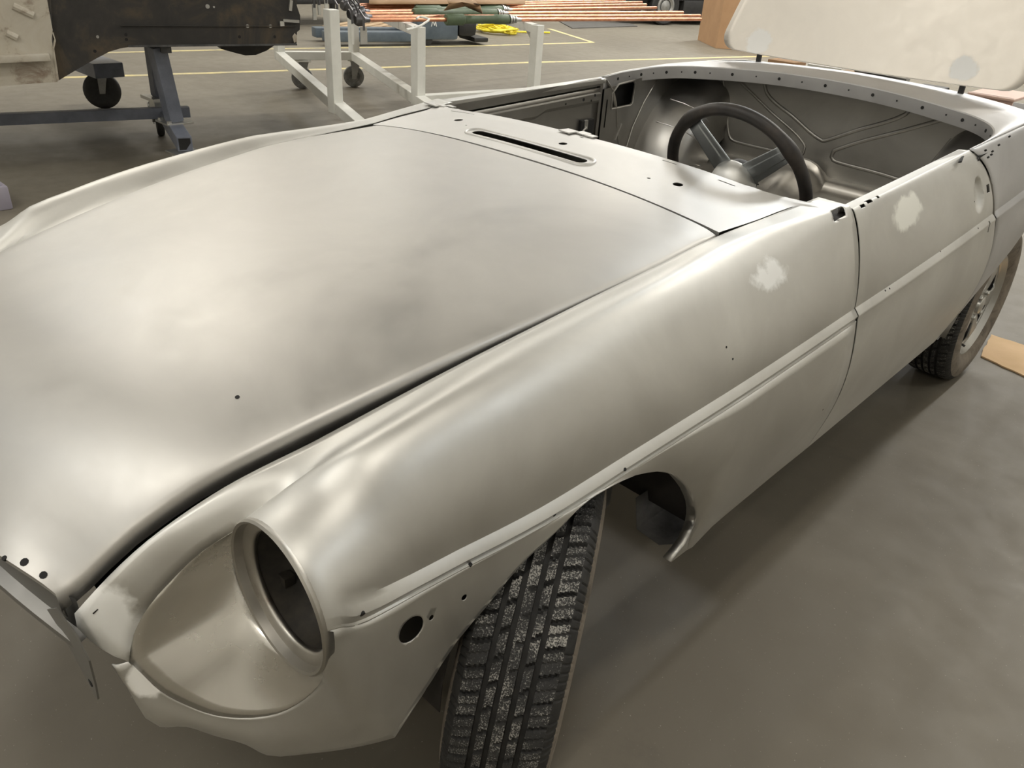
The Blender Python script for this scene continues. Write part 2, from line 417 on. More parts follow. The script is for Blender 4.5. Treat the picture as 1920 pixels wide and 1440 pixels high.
def disc(bm, p, nrm, r, mi, n=12, t=.0006):
    p = np.array(p, float); nrm = np.array(nrm, float)/np.linalg.norm(nrm)
    add_lathe(bm, p-nrm*.003, nrm, [(0, r), (.003+t, r)], n, mi)

# ================================================================== the setting
def box_obj(name, lo, hi, m):
    bm = bmesh.new(); add_box(bm, lo, hi); return struct(fin(name, bm, m, smooth=False))
X0, X1, Y0, Y1 = -17.0, 6.5, -8.0, 27.0
box_obj('floor', (X0, Y0, -.2), (X1, Y1, 0), M_FLOOR)
box_obj('ceiling', (X0, Y0, CEIL), (X1, Y1, CEIL+.2), M_CEIL)
box_obj('wall_left', (X0-.2, Y0, 0), (X0, Y1, CEIL), M_WALL)
box_obj('wall_right', (X1, Y0, 0), (X1+.2, Y1, CEIL), M_WALL)
box_obj('wall_back', (X0, Y1, 0), (X1, Y1+.2, CEIL), M_WALL)
box_obj('wall_front', (X0, Y0-.2, 0), (X1, Y0, CEIL), M_WALL)
def line(pts, w):
    bm = bmesh.new()
    for a, b in zip(pts[:-1], pts[1:]):
        a, b = np.array([*a, .001]), np.array([*b, .001]); add_beam(bm, a, b, w, .002, 0, 0)
    o = fin('floor_marking', bm, M_YEL, smooth=False); return struct(o)
line([(-7.42, -.2), (-6.86, 2.33), (-6.20, 5.46), (-5.90, 6.96), (-5.14, 10.11), (-4.9, 11.1)], .09)
line([(-8.5, 1.6), (-8.07, 4.2), (-7.33, 7.39), (-7.02, 9.50)], .08)
line([(-8.6, 10.25), (-7.02, 9.50)], .08)

LK = .43
for i, (x, y, w, c) in enumerate(LAMPS):
    t = thing('ceiling_light', 'white strip lamp hung below the hall ceiling', 'lamp', (x, y, CEIL), 0, 'strip lamps below the ceiling')
    bm = bmesh.new(); add_box(bm, (x-.17, y-.75, CEIL-.16), (x+.17, y+.75, CEIL-.10), None, 0, .01)
    for s in (-.5, .5): add_cyl(bm, (x, y+s, CEIL-.11), (x, y+s, CEIL), .012, 8)
    fin('housing', bm, M_LAMP, t)
    L = bpy.data.lights.new('tube', 'AREA'); L.shape = 'RECTANGLE'; L.size = .3; L.size_y = 1.4; L.energy = w*LK; L.color = c
    lo = bpy.data.objects.new('tube', L); COL.objects.link(lo); lo.parent = t; lo.location = (0, 0, -.17)
    L2 = bpy.data.lights.new('tube_glow', 'AREA'); L2.shape = 'RECTANGLE'; L2.size = .3; L2.size_y = 1.4; L2.energy = w*LK*.22; L2.color = c
    lo = bpy.data.objects.new('tube_glow', L2); COL.objects.link(lo); lo.parent = t; lo.location = (0, 0, -.095); lo.rotation_euler = (PI, 0, 0)

# ================================================================== the car
CAR = thing('sports_car', 'bare-metal two-seat roadster body without windscreen, sanded steel panels, boot open', 'car')
PITCHZ = .0557
GAP = np.array([(0.4278, -0.7351, 0.6262), (0.4319, -0.7154, 0.6361), (0.4375, -0.6873, 0.6583), (0.4444, -0.6522, 0.6845), (0.451, -0.6175, 0.7042), (0.4639, -0.5474, 0.7343), (0.4763, -0.4748, 0.7533), (0.4885, -0.3977, 0.7710), (0.5067, -0.2705, 0.7995), (0.5241, -0.127, 0.8272), (0.536, -0.0079, 0.8466), (0.5476, 0.1398, 0.8681), (0.5561, 0.2977, 0.8857), (0.561, 0.4854, 0.9049)])
SEAM = np.array([(.565, .50, .906), (.578, .60, .915), (.590, .72, .923), (.640, .753, .925), (.661, .812, .929)])
INB = np.vstack([GAP[:-1], [(0.561, 0.4754, 0.9039)], SEAM])
TRIM = np.array([(.706, -.545, .668), (.7000, -.5172, .6564), (.6993, -.4678, .6458), (.6995, -.4164, .6404), (.7017, -.3642, .6382), (.7058, -.3069, .6380), (0.7150, -0.2358, 0.6402), (0.7220, -0.1753, 0.6436), (0.7265, -0.1073, 0.6474), (0.7285, -0.0444, 0.6509), (0.7320, 0.0401, 0.6556), (0.7385, 0.194, 0.6642), (0.7450, 0.3588, 0.6733), (0.7495, 0.5582, 0.6844), (0.7535, 0.8224, 0.6992), (0.7580, 1.0845, 0.7138), (.7600, 1.45, .734), (0.7595, 1.7400, 0.7530), (.755, 2.1, .772), (.735, 2.6, .797), (.70, 3.1, .82)])
xg = lambda y: pin(y, INB[:, 1], INB[:, 0]); zg = lambda y: pin(y, INB[:, 1], INB[:, 2])
xt = lambda y: pin(y, TRIM[:, 1], TRIM[:, 0]); zt = lambda y: pin(y, TRIM[:, 1], TRIM[:, 2])
def arc_section(x0, z0, xc, zc, y, xe, ze, n, n_in=8, n_out=18, band=False):
    """inner edge -> crest -> rounded shoulder -> side down to the ledge of the waist line"""
    P = []
    for k in range(n_in):
        t = k/n_in; P.append((x0+(xc-x0)*t, y, z0+(zc-z0)*math.sin(PI/2*t)**1.5))
    xs, zs = xe-.0125, ze+.0135
    for k in range(n_out+1):
        a = PI/2*k/n_out
        P.append((xc+(xs-xc)*math.sin(a)**(2/n), y, zs+(zc-zs)*max(math.cos(a), 0)**(2/n)))
    P += [(xs+.0055, y, zs-.0055), (xe-.001, y, ze+.001), (xe, y, ze-.0005)]+([(xe-.0035, y, ze-.011), (xe-.0005, y, ze-.0125), (xe+.0002, y, ze-.0135)] if band else [(xe+.0005, y, ze-.003), (xe+.0006, y, ze-.006), (xe+.0006, y, ze-.010)])
    return np.array(P)
WY = [-.40, -.32, -.25, -.17, -.10, 0, .1, .2, .3, .4, .5, .6, .7, .735, .755, .78, .8205]
def wing_sec(y):
    off = .0045
    x0 = xg(y)+off if y < .60 else pin(y, [.60, .72, .825], [.5825, .592, .600])
    z0 = zg(min(y, .812)); dxc = pin(y, [-.4, -.1, .2, .4, .5, .6, .7, .76, .825], [.088, .074, .055, .040, .039, .041, .053, .062, .070])
    h = pin(y, [-.5, -.4, -.25, -.1, .1, .3, .5, .82], [.030, .034, .032, .026, .018, .009, .003, -.0005])
    n = pin(y, [-.4, 0, .4, .82], [1.85, 1.72, 1.55, 1.42])
    P = arc_section(x0, z0, x0+dxc, z0+h, y, xt(y), zt(y), n, band=True)
    d = .017*min(1, max(0, (-.12-y)/.26))**1.3                     # shallow valley running back from the top of the lamp
    P[:, 2] -= d*np.exp(-((P[:, 0]-(x0+.045))/.030)**2)*(P[:, 2] > zt(y)+.05)
    return P
KJ = 5                                                             # column that runs back from the top of the headlamp
LC, LR = np.array([.599, -.544, .6425]), .1065
def ringp(deg, r=LR, dy=0.0): 
    a = math.radians(deg); return np.array([LC[0]+r*math.cos(a), LC[1]+dy, LC[2]+r*math.sin(a)])
SE = [(0.492, -0.5845, 0.674), (0.478, -0.618, 0.643), (0.4743, -0.6571, 0.6126), (0.4633, -0.6807, 0.568), (0.4591, -0.6923, 0.5234), (0.4705, -0.6843, 0.5042), (0.4881, -0.6718, 0.4749), (0.5106, -0.6494, 0.4473), (0.537, -0.6263, 0.432), (0.5636, -0.6014, 0.4286), (0.6028, -0.5657, 0.4431), (0.6339, -0.5406, 0.4787), (0.6643, -0.5277, 0.5337)]
BE = [(0.4495, -0.7104, 0.5244), (0.4584, -0.7015, 0.4782), (0.4801, -0.6801, 0.4009), (0.5028, -0.6528, 0.3983), (0.5285, -0.6285, 0.3827), (0.5586, -0.598, 0.3644), (0.5798, -0.5787, 0.3436), (0.6189, -0.5329, 0.3432), (0.647, -0.497, 0.3461), (0.6714, -0.4578, 0.348), (.6795, -.4440, .3497), (0.687, -0.4305, 0.3515)]
ARCH = [(0.6925, -0.4347, 0.3609), (0.7014, -0.3817, 0.4307), (0.7097, -0.3318, 0.497), (0.7172, -0.274, 0.5429), (0.7224, -0.2133, 0.5857), (0.7278, -0.1499, 0.6105), (0.7300, -0.1076, 0.6300), (0.7310, -0.0748, 0.6374), (0.7318, -0.0336, 0.6370), (0.7335, 0.04, 0.6281), (0.7348, 0.1057, 0.6048), (0.7325, 0.1618, 0.571), (0.7302, 0.221, 0.5155), (0.7282, 0.269, 0.4571), (0.7273, 0.2937, 0.4131), (0.727, 0.3006, 0.3737), (0.7277, 0.2817, 0.336), (0.7260, 0.2395, 0.3120)]
NE = [(0.4284, -0.7312, 0.6148), (0.4299, -0.7334, 0.597), (0.4434, -0.7232, 0.5687), (0.4523, -0.7083, 0.5421), (0.4591, -0.6923, 0.5234)]
A0, A1 = 150.0, 11.0
NOSE_ROWS = []
def build_wing_patches():
    grids = []
    secs = [wing_sec(y) for y in WY]
    # A: strip from the bonnet gap to the scoop edge, then to the crest
    rows = [path(NE, KJ+1)]
    gy = [-.705, -.67, -.635, -.595, -.55]; ed = [SE[3], SE[2], SE[1], SE[0], ringp(A0)]
    for k, (y, e) in enumerate(zip(gy, ed)):
        g = np.array([xg(y)+.0045, y, zg(y)]); e = np.array(e); L = np.linalg.norm(e-g); r = []
        for j in range(KJ+1):
            t = j/KJ; q = g+(e-g)*t; q = q+np.array([.10, -.35, 1.0])*L*.16*math.sin(PI*t)*(1-.2*t); r.append(q)
        rows.append(np.array(r))
    A = np.array(rows+[s[:KJ+1] for s in secs])
    GA = catmull(A, [2, 2, 2, 2, 2, 10]+[2]*(len(secs)-1)); grids.append(GA)
    # B: from round the headlamp back along shoulder and side
    s0 = secs[0][KJ:]; L = np.r_[0, np.cumsum(np.linalg.norm(np.diff(s0, axis=0), axis=1))]; f = L/L[-1]
    ring = np.array([ringp(A0+(A1-A0)*t) for t in f])
    lip = np.array([ringp(A0+(A1-A0)*t, LR+.003, .010) for t in f])
    mid = []
    s5 = wing_sec(-.497)[KJ:]
    for t, s, q in zip(f, s0, s5):                                 # hood behind the lamp, swelling into the section
        a = ringp(A0+(A1-A0)*t, LR+.008, .047); a = a*.80+np.array([s[0], a[1], s[2]-.004])*.20; w_ = t**5; mid.append(a*(1-w_)+q*w_)
    B = np.array([ring, lip, np.array(mid)]+[s[KJ:] for s in secs])
    GB = catmull(B, [2, 3, 5]+[2]*(len(secs)-1))
    dlt = GA[10:, -1]-GB[:, 0]
    for c_ in range(9): GB[:, c_] += dlt*(1-c_/9)**2
    grids.append(GB)
    # C: nose below the scoop
    se = [SE[4], SE[5], SE[6], SE[7], SE[8], SE[9], SE[10], SE[11], SE[12], ringp(-30), ringp(-10), ring[-1]]
    C = []
    for ic, (a, b) in enumerate(zip(se, BE)):
        a, b = np.array(a), np.array(b); r = []; fc = ic/11
        for j in range(17):
            t = j/16; q = a+(b-a)*t; q = q+np.array([.6+.4*fc, -.8+.7*fc, 0])*(.018-.009*fc)*math.sin(PI*t)**1.3*(t*(1-fc)+fc)*min(1, np.linalg.norm(b-a)/.08); r.append(q)
        C.append(r)
    C = np.array(C); Cc = catmull(C, [3]*(len(C)-1)); grids.append(Cc)
    # D: side below the waist line, over the wheel arch, back to the door gap
    low = [(0.7235, 0.3016, 0.306), (0.720, 0.404, 0.310), (0.720, 0.5596, 0.315), (0.720, 0.6844, 0.318), (0.722, 0.8205, 0.322)]
    bot = [np.array(BE[-1])]+[np.array(a) for a in ARCH[1:16]]+[np.array(a) for a in low]
    ty = np.r_[-.5355, np.linspace(-.50, .28, 15), .335, .43, .56, .6844, .8205]
    # keep the columns over the arch roughly upright
    for k in range(1, 16): ty[k] = .45*ty[k]+.55*ARCH[k][1]
    ty = np.maximum.accumulate(ty+np.arange(len(ty))*1e-4)
    D = []
    for k, (y, b) in enumerate(zip(ty, bot)):
        if k == 0: D.append(np.array([C[-1][j] for j in range(17)])); continue
        a = np.stack([np.interp(y, GB[:, -1, 1], GB[:, -1, k_]) for k_ in range(3)])+np.array([-.0006, 0, .0006]); Ld = np.linalg.norm(b-a); r = []
        for j in range(17):
            t = j/16; q = a+(b-a)*t; kk = min(1, max(0, (y+.25)/.6)); ex = 1.5+.7*kk
            q[0] = a[0]+(b[0]-a[0])*t**ex+.021*min(1, Ld/.35)*math.sin(PI*t)*(.4+.6*kk)*(1-.35*t); r.append(q)
        D.append(np.array(r))
    GD = catmull(np.array(D), [10, 6, 6, 6]+[3]*(len(D)-5))
    for r_ in GD[1:]:
        for k_ in (0, 2): r_[0, k_] = np.interp(r_[0, 1], GB[:, -1, 1], GB[:, -1, k_])+(-.0006 if k_ == 0 else .0006)
    grids.append(GD)
    grids.append([[ARCH[15], ARCH[16], ARCH[17]], [ARCH[15], low[0], ARCH[17]]])
    # turned-in flange round the arch
    fl = [[np.array(a), np.array(a)+np.array([-.020, 0, 0])] for a in ARCH]
    grids.append(catmull(np.array(fl), [2]*(len(fl)-1)))
    return grids
WG = build_wing_patches()
def side_rise(y): return .017*np.clip((.50-np.asarray(y, float))/.35, 0, 1)*np.clip((np.asarray(y, float)+.80)/.2, 0, 1)
def make_wing(name, sx, m, detail):
    bm = bmesh.new()
    for g in WG:
        q_ = np.array(g)*np.array([sx, 1, 1])
        if sx < 0: q_[..., 2] += side_rise(q_[..., 1])
        add_grid(bm, q_)
    weld(bm, 6e-4)
    if detail:
        for q, r in (((.699, -.4106, .5722), .0205), ((.711, -.3209, .5753), .0048), ((.702, -.3768, .5718), .0042)):
            n_ = np.array((1, -.15, -.05)); punch(bm, q, n_, circle3(q, n_, r))
        sl = [at(1552, 402, z=.917), at(1572, 392, z=.921), at(1586, 403, z=.915), at(1565, 414, z=.910)]
        sc_ = np.mean(sl, axis=0); dn = []
        for i in range(4): dn += [sl[i]*(1-t)+sl[(i+1) % 4]*t for t in (0, .25, .5, .75)]
        punch(bm, sc_, (.45, 0, .9), dn)
    o = fin(name, bm, m, CAR, ang=28); solid(o, .0016)
    return o
WING = make_wing('front_wing', 1, M_WING, True)
bm = bmesh.new(); add_poly(bm, [at(u, v, z=.905) for u, v in ((1548, 402), (1572, 388), (1592, 403), (1566, 418))], (0, 0, -.004)); fin('slot_shade_plate', bm, M_WELL, WING, smooth=False)  # black plate added under the slot in place of its shaded depth
WING['label'] = 'left front wing with filler smear near the door'
WINGR = make_wing('front_wing', -1, M_WING2, False)

def lamp_parts(sx, wing):
    k = np.array([sx, 1, 1])
    e = [ringp(A0)]+[np.array(q) for q in SE]+[ringp(-30)]
    angs = [A0, 163, 178, 192, 206, 218, 226, 236, 245, 253, 261, 271, 283, 302, 330]
    rows = []
    for a, q in zip(angs, e):
        p0 = ringp(a, LR-.002, .003); L = np.linalg.norm(q-p0); r = []
        inw = (np.array([LC[0], p0[1], LC[2]])-p0)
        for j in range(9):
            t = j/8; w = p0+(q-p0)*t; w = w-inw*.05*math.sin(PI*t)*min(1, L/.1)+np.array([0, .05*L*math.sin(PI*t), 0]); r.append(w)
        rows.append(r)
    bm = bmesh.new(); add_grid(bm, catmull(np.array(rows), [3]*(len(rows)-1))*k); weld(bm)
    o = fin('headlamp_scoop', bm, M_SCOOP, CAR); solid(o, .0014)
    bm = bmesh.new()
    add_lathe(bm, LC*k, (0, 1, 0), [(.012, LR+.001), (-.001, LR+.0025), (-.0035, LR), (-.002, LR-.003), (.010, LR-.005), (.013, .0885), (.016, .086), (.022, .0855)], 56)
    for f in [f for f in bm.faces if len(f.verts) > 4]: bm.faces.remove(f)
    o = fin('headlamp_ring', bm, M_RING, CAR); solid(o, .001)
    bm = bmesh.new()
    add_lathe(bm, LC*k, (0, 1, 0), [(.022, .0862), (.05, .083), (.085, .070), (.112, .045), (.118, .034), (.110, .030), (.110, .0)], 40)
    for f in [f for f in bm.faces if len(f.verts) > 4]: bm.faces.remove(f)
    add_lathe(bm, LC*k+np.array([0, .108, 0]), (0, -1, 0), [(0, .026), (.012, .024), (.016, .012), (.016, 0)], 20)
    for a in (35, 215, 325): 
        q = ringp(a, .079, .05)*k; add_box(bm, q-.008, q+.008)
    o = fin('headlamp_bucket', bm, M_BUCKET, CAR)
M_RING = steel('corroded_ring_steel', (.30, .29, .26), (.52, .50, .46), .3, .5, rust=.9)
M_BUCKET = spotted('dark_lamp_bucket', (.012, .011, .009), (.045, .038, .028), 24, .6)
lamp_parts(1, WING); lamp_parts(-1, WINGR)

# ---- bonnet
def zc(y): return pin(y, [-.81, -.785, -.75, -.70, -.62, -.50, -.30, -.10, .15, .30, .478], [.640, .672, .706, .741, .775, .806, .845, .876, .907, .9225, .9365])
def yf(s): return -.805+.064*abs(s)**2.6
def raise_(y): return .018*(1-min(1, max(0, (y+.40)/.70)))**1.2
def bon(s, t):
    y = yf(s)+(.4785-yf(s))*t; yc = max(y, -.735)
    gapw = .006+.016*(1-min(1, max(0, (yc+.7)/.9)))
    hw = xg(yc)-gapw; ze = zg(yc)+raise_(yc)+((.007*min(1, max(0, (.47-yc)/.2))+float(side_rise(yc))) if s < 0 else 0)*abs(s)
    if y < -.735: ze -= .25*(-.735-y)
    k = abs(s)
    return np.array([s*hw, y, ze+(max(zc(y), ze+.004)-ze)*(1-k**2.7)-.004*max(0, (k-.93)/.07)**2])
ss = np.r_[-1, -.985, -.96, np.linspace(-.92, .92, 37), .96, .985, 1]
tt = np.r_[0, .006, .016, .03, .05, .08, np.linspace(.12, 1, 30)]
P = np.array([[bon(s, t) for s in ss] for t in tt])
fl = lambda q, dx, dy, dz: q+np.array([dx, dy, dz])
L_ = np.array([[fl(r[0], -.0085, 0, -.024), fl(r[0], -.003, 0, -.005)] for r in P]); R_ = np.array([[fl(r[-1], .003, 0, -.005), fl(r[-1], .0085, 0, -.024)] for r in P])
P2 = np.concatenate([L_, P, R_], 1)
fr = np.array([[fl(q, 0, .004, -.014) for q in P2[0]], [fl(q, 0, .0005, -.004) for q in P2[0]]]); bk = np.array([[fl(q, 0, 0, -.012) for q in P2[-1]]])
bm = bmesh.new(); add_grid(bm, np.concatenate([fr, P2, bk], 0)); weld(bm, 1e-4)
bg = [(bon(a_, b_), a_, b_) for a_ in np.linspace(-1, 1, 161) for b_ in np.linspace(0, 1, 161)]
bp = np.array([q[0] for q in bg]); bv = bp-CP; bz = bv@AD; buv = np.stack([960+FPX*(bv@AR)/bz, 720-FPX*(bv@AU)/bz], 1)
for (u, v, r) in ((12, 1043, .003), (44, 1055, .005), (82, 1075, .0045), (449, 744, .0030)):
    i_ = np.argmin(np.hypot(buv[:, 0]-u, buv[:, 1]-v)); q0, a_, b_ = bg[i_]
    nn_ = np.cross(bon(min(1, a_+.02), b_)-q0, bon(a_, b_+.02)-q0); nn_ = nn_*np.sign(nn_[2]); disc(bm, q0, nn_, r, 1, 9, .0008)
BON = fin('bonnet', bm, [M_BONNET, M_DARK], CAR, ang=40); solid(BON, .0012)

# ---- grille surround under the bonnet nose
bm = bmesh.new()
for sx in (1, -1):
    k = np.array([sx, 1, 1])
    fp = [at(88, 1143, y=-.752), at(103, 1141, y=-.752), at(140, 1190, y=-.742), at(166, 1240, y=-.738), at(178, 1285, y=-.735), at(183, 1312, y=-.735), at(163, 1275, y=-.735), at(132, 1215, y=-.738), at(112, 1180, y=-.745)]
    add_poly(bm, [q*k for q in fp], (0, .0025, 0))
    for q in (fp[7]*.5+fp[2]*.5, fp[4]*.5+fp[6]*.5): disc(bm, (q+np.array([0, -.0005, 0]))*k, (0, -1, 0), .006, 1, 10)
    # inner bracket behind the flap
    add_box(bm, *[np.sort(np.array([np.array(a)*k, np.array(b)*k]), axis=0)[i] for a, b in [((.405, -.70, .525), (.430, -.63, .555))] for i in (0, 1)], None, 1)
xs_ = np.linspace(-.425, .425, 25)
add_grid(bm, [[(x, yf(x/.43)+.018, .632-.0) for x in xs_], [(x, yf(x/.43)+.020, .606-.042*(abs(x)/.43)**4) for x in xs_], [(x, yf(x/.43)+.004, .602-.045*(abs(x)/.43)**4) for x in xs_], [(x, yf(x/.43)+.004, .592-.045*(abs(x)/.43)**4) for x in xs_]])
o = fin('grille_panel', bm, [M_GRILLE, M_DARK], CAR, ang=30)
# duct, radiator panel and inner wings, coloured black so the bonnet gap shows dark
bm = bmesh.new()
for sx in (1, -1):
    g = [(sx*(xg(y)-.030), y, zg(y)-.05) for y in np.linspace(-.70, .49, 16)]
    add_grid(bm, [g, [(x, y, .36+.17*min(1, max(0, (-.35-y)/.3))) for x, y, z in g]])
    g2 = [(sx*(xg(y)+.012), y, zg(y)-.022) for y in np.linspace(-.715, .49, 16)]
    add_grid(bm, [g2, [(sx*(xg(y)-.030), y, zg(y)-.05) for y in np.linspace(-.70, .49, 16)]])
add_grid(bm, [[(x, -.69, .60) for x in (-.40, 0, .40)], [(x, -.66, .50) for x in (-.40, 0, .40)]])
add_grid(bm, [[(x, .49, .88) for x in (-.53, 0, .53)], [(x, .52, .34) for x in (-.53, 0, .53)]])
add_grid(bm, [[(x, -.66, .50) for x in (-.40, 0, .40)], [(x, -.35, .37) for x in (-.44, 0, .44)], [(x, .52, .38) for x in (-.53, 0, .53)]])
o = fin('engine_bay', bm, M_WELL, CAR); solid(o, .0015)

# ---- scuttle panel
def sc_hw(y): return pin(y, [.486, .60, .715, .738, .752, .80], [.558, .5745, .586, .598, .635, .653])
def sc_z(s, y): 
    e = .905+.066*(y-.486)+.0022*min(1, max(0, (y-.70)/.04))*(abs(s) > .80); return e+(.9375-.905+.0)*(1-abs(s)**2.5)*(1 if y < .7 else 1-.2*(y-.7)/.1)
def sc_yr(s): return .738+.004*(1-s*s)+.052*max(0, (abs(s)-.86)/.14)**1.5
ss = np.r_[-1, -.99, np.linspace(-.97, .97, 49), .99, 1]
rows = []
for t in np.r_[0, np.linspace(.04, 1, 22)]:
    r = []
    for s in ss:
        y = .4865+(sc_yr(s)-.4865)*t; r.append((s*sc_hw(y), y, sc_z(s, y)))
    rows.append(r)
P = np.array(rows)
fr = P[:1]+np.array([0, .001, -.014]); bk = P[-1:]+np.array([0, -.001, -.018])
bm = bmesh.new(); add_grid(bm, np.concatenate([fr, P, bk], 0)); weld(bm, 1e-4)
SC = fin('scuttle_panel', bm, M_SCUT, CAR, ang=40); solid(SC, .0014); bake(SC)
def stadium(cx, cy, hl, hw_, z, n=12):
    o = []
    for k in range(n+1): a = -PI/2+PI*k/n; o.append((cx+hl+hw_*math.cos(a), cy+hw_*math.sin(a), z))
    for k in range(n+1): a = PI/2+PI*k/n; o.append((cx-hl+hw_*math.cos(a), cy+hw_*math.sin(a), z))
    return o
c = bmesh.new()
VX, VY = -.044, .566
add_poly(c, stadium(VX, VY, .172, .0165, .99), (0, 0, -.12))
for x, y, r in ((.369, .614, .0115), (.009, .640, .011), (-.367, .634, .0125), (.306, .592, .004), (-.30, .60, .003)): add_cyl(c, (x, y, .84), (x, y, 1.0), r, 20)
for x, y, lx, ly in ((-.035, .712, .006, .003), (.0, .722, .006, .003), (.43, .715, .022, .0025), (.27, .722, .02, .002), (-.44, .715, .05, .002)): add_box(c, (x-lx, y-ly, .84), (x+lx, y+ly, 1.0))
cut(SC, c, 40)
bm = bmesh.new()
ring = [np.array([x, y, sc_z(x/.57, y)+.0005]) for x, y, z in stadium(VX, VY, .178, .029, 0, 14)]
add_tube(bm, ring, .0042, 8, closed=True)
fin('vent_rim', bm, M_SCUT, CAR)
bm = bmesh.new()
add_grid(bm, [[(VX-.22, VY-.03, .905), (VX+.22, VY-.03, .905)], [(VX-.22, VY-.03, .86), (VX+.22, VY-.03, .86)], [(VX-.22, VY+.04, .86), (VX+.22, VY+.04, .86)], [(VX-.22, VY+.04, .915), (VX+.22, VY+.04, .915)]])
add_tube(bm, [(VX-.17, VY, .908), (VX+.17, VY, .908)], .003, 6)
solid(fin('plenum_duct', bm, M_WELL, CAR), .001)
for grp in (((-.055, .735, .020, .018, .003), (-.02, .752, .016, .014, .002), (.012, .745, .015, .010, .002)), ((-.60, .742, .030, .012, .006), (-.57, .752, .022, .010, .003), (-.54, .760, .016, .008, .001))):
    bm = bmesh.new()
    for x, y, lx, ly, dz in grp:
        z = sc_z(x/.6, .735)+dz; add_box(bm, (x-lx, y-ly, z), (x+lx, y+ly, z+.003), Matrix.Rotation(random.uniform(-.15, .15), 4, 'Z'))
    fin('windscreen_bracket', bm, M_SCUT, CAR, smooth=False)
bm = bmesh.new()
xs_ = np.linspace(-.63, .63, 15)
add_grid(bm, [[(x, .742, sc_z(x/.66, .74)-.016) for x in xs_], [(x, .775, .80) for x in xs_], [(x, .78, .66) for x in xs_], [(x, .72, .62) for x in xs_]])
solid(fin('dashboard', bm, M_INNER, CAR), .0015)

# ---- doors
yrz = lambda z: pin(z, [.33, .40, .50, .58, .66, .76, .83, .89, .95], [1.70, 1.735, 1.765, 1.772, 1.765, 1.735, 1.715, 1.685, 1.612])
YF = .8248
def door_sec(f):
    """section at fraction f between front and rear shut lines (real y per point)"""
    y0 = YF+(1.70-YF)*f
    top = np.array([.6725+(.655-.6725)*f, 0, .9225+(.942-.9225)*f]); n = 1.42-.1*f
    s = arc_section(top[0], top[2]-.001, top[0]+.004, top[2], 0, xt(y0), zt(y0), n, 2, 18)
    lo = []; a = s[-1]; zb = .322+.022*f
    for j in range(1, 11):
        t = j/10; z = a[2]+(zb-a[2])*t; x = a[0]+(.722-a[0])*t**2.2+.021*math.sin(PI*t)*(1-.35*t); lo.append((x, 0, z))
    s = np.vstack([s, lo]); y = np.array([YF+.0005+(yrz(q[2])-.004-YF)*f for q in s]); s[:, 1] = y; return s
fs_ = np.linspace(0, 1, 15)
P = np.array([door_sec(f) for f in fs_])
def dz_dimple(Pn):
    c0 = np.array([.73, 1.535, .850])
    return Pn
def make_door(sx, m, det):
    k = np.array([sx, 1, 1]); bm = bmesh.new()
    P_ = catmull(P, [2]*(len(P)-1))
    fin_ = P_.copy()
    for i in range(fin_.shape[0]):
        for j in range(fin_.shape[1]):
            q = fin_[i, j]
    inn = P_[:, :1]+np.array([-.022, 0, -.002]); inn2 = P_[:, :1]+np.array([-.024, 0, -.016])
    add_grid(bm, np.concatenate([inn2, inn, P_], 1)*k); weld(bm, 1e-4)
    if det:                                                        # refine and press the finger recess of the handle
        bmesh.ops.subdivide_edges(bm, edges=[e for e in bm.edges if all(1.38 < v.co.y < 1.70 and v.co.z > .77 for v in e.verts)], cuts=4, use_grid_fill=True)
        hc = at(1837, 366, x=.727)
        for v in bm.verts:
            dd = math.hypot((v.co.y-hc[1])/.034, (v.co.z-hc[2])/.042)
            if dd < 1.25 and v.co.x > .68: v.co.x -= .017*(1-min(1, max(0, (dd-.55)/.6))**1.5)
    o = fin('door', bm, m, CAR, ang=32); solid(o, .0016)
    if det:
        bake(o); c = bmesh.new()
        q = at(1855, 354, x=.728); add_box(c, (.60, q[1]-.013, q[2]-.011), (.80, q[1]+.013, q[2]+.011))
        q = at(1857, 426, x=.765); add_box(c, (.64, q[1]-.004, q[2]-.016), (.80, q[1]+.004, q[2]+.016))
        for u, v, a, b in ((1622, 384, .012, .004), (1632, 377, .014, .005), (1648, 370, .006, .004)):
            q = at(u, v, z=.925); add_box(c, (q[0]-b-.004, q[1]-a, .918), (q[0]+b-.004, q[1]+a, .98))
        cut(o, c, 32)
        bm = bmesh.new()
        add_poly(bm, [at(u, v, z=z) for u, v, z in ((1797, 303, .9385), (1803, 293, .9400), (1808, 292, .9405), (1804, 302, .9390))], (0, 0, -.004), 0)
        fin('opening_shade_patch', bm, [M_DARK, M_SCUT], o, smooth=False)  # flat black patch painted in place of the shaded opening
    return o
DL = make_door(1, M_DOOR, True); DL['label'] = 'left door with grey filler smear below its top edge'
DR = make_door(-1, M_WING2, False)
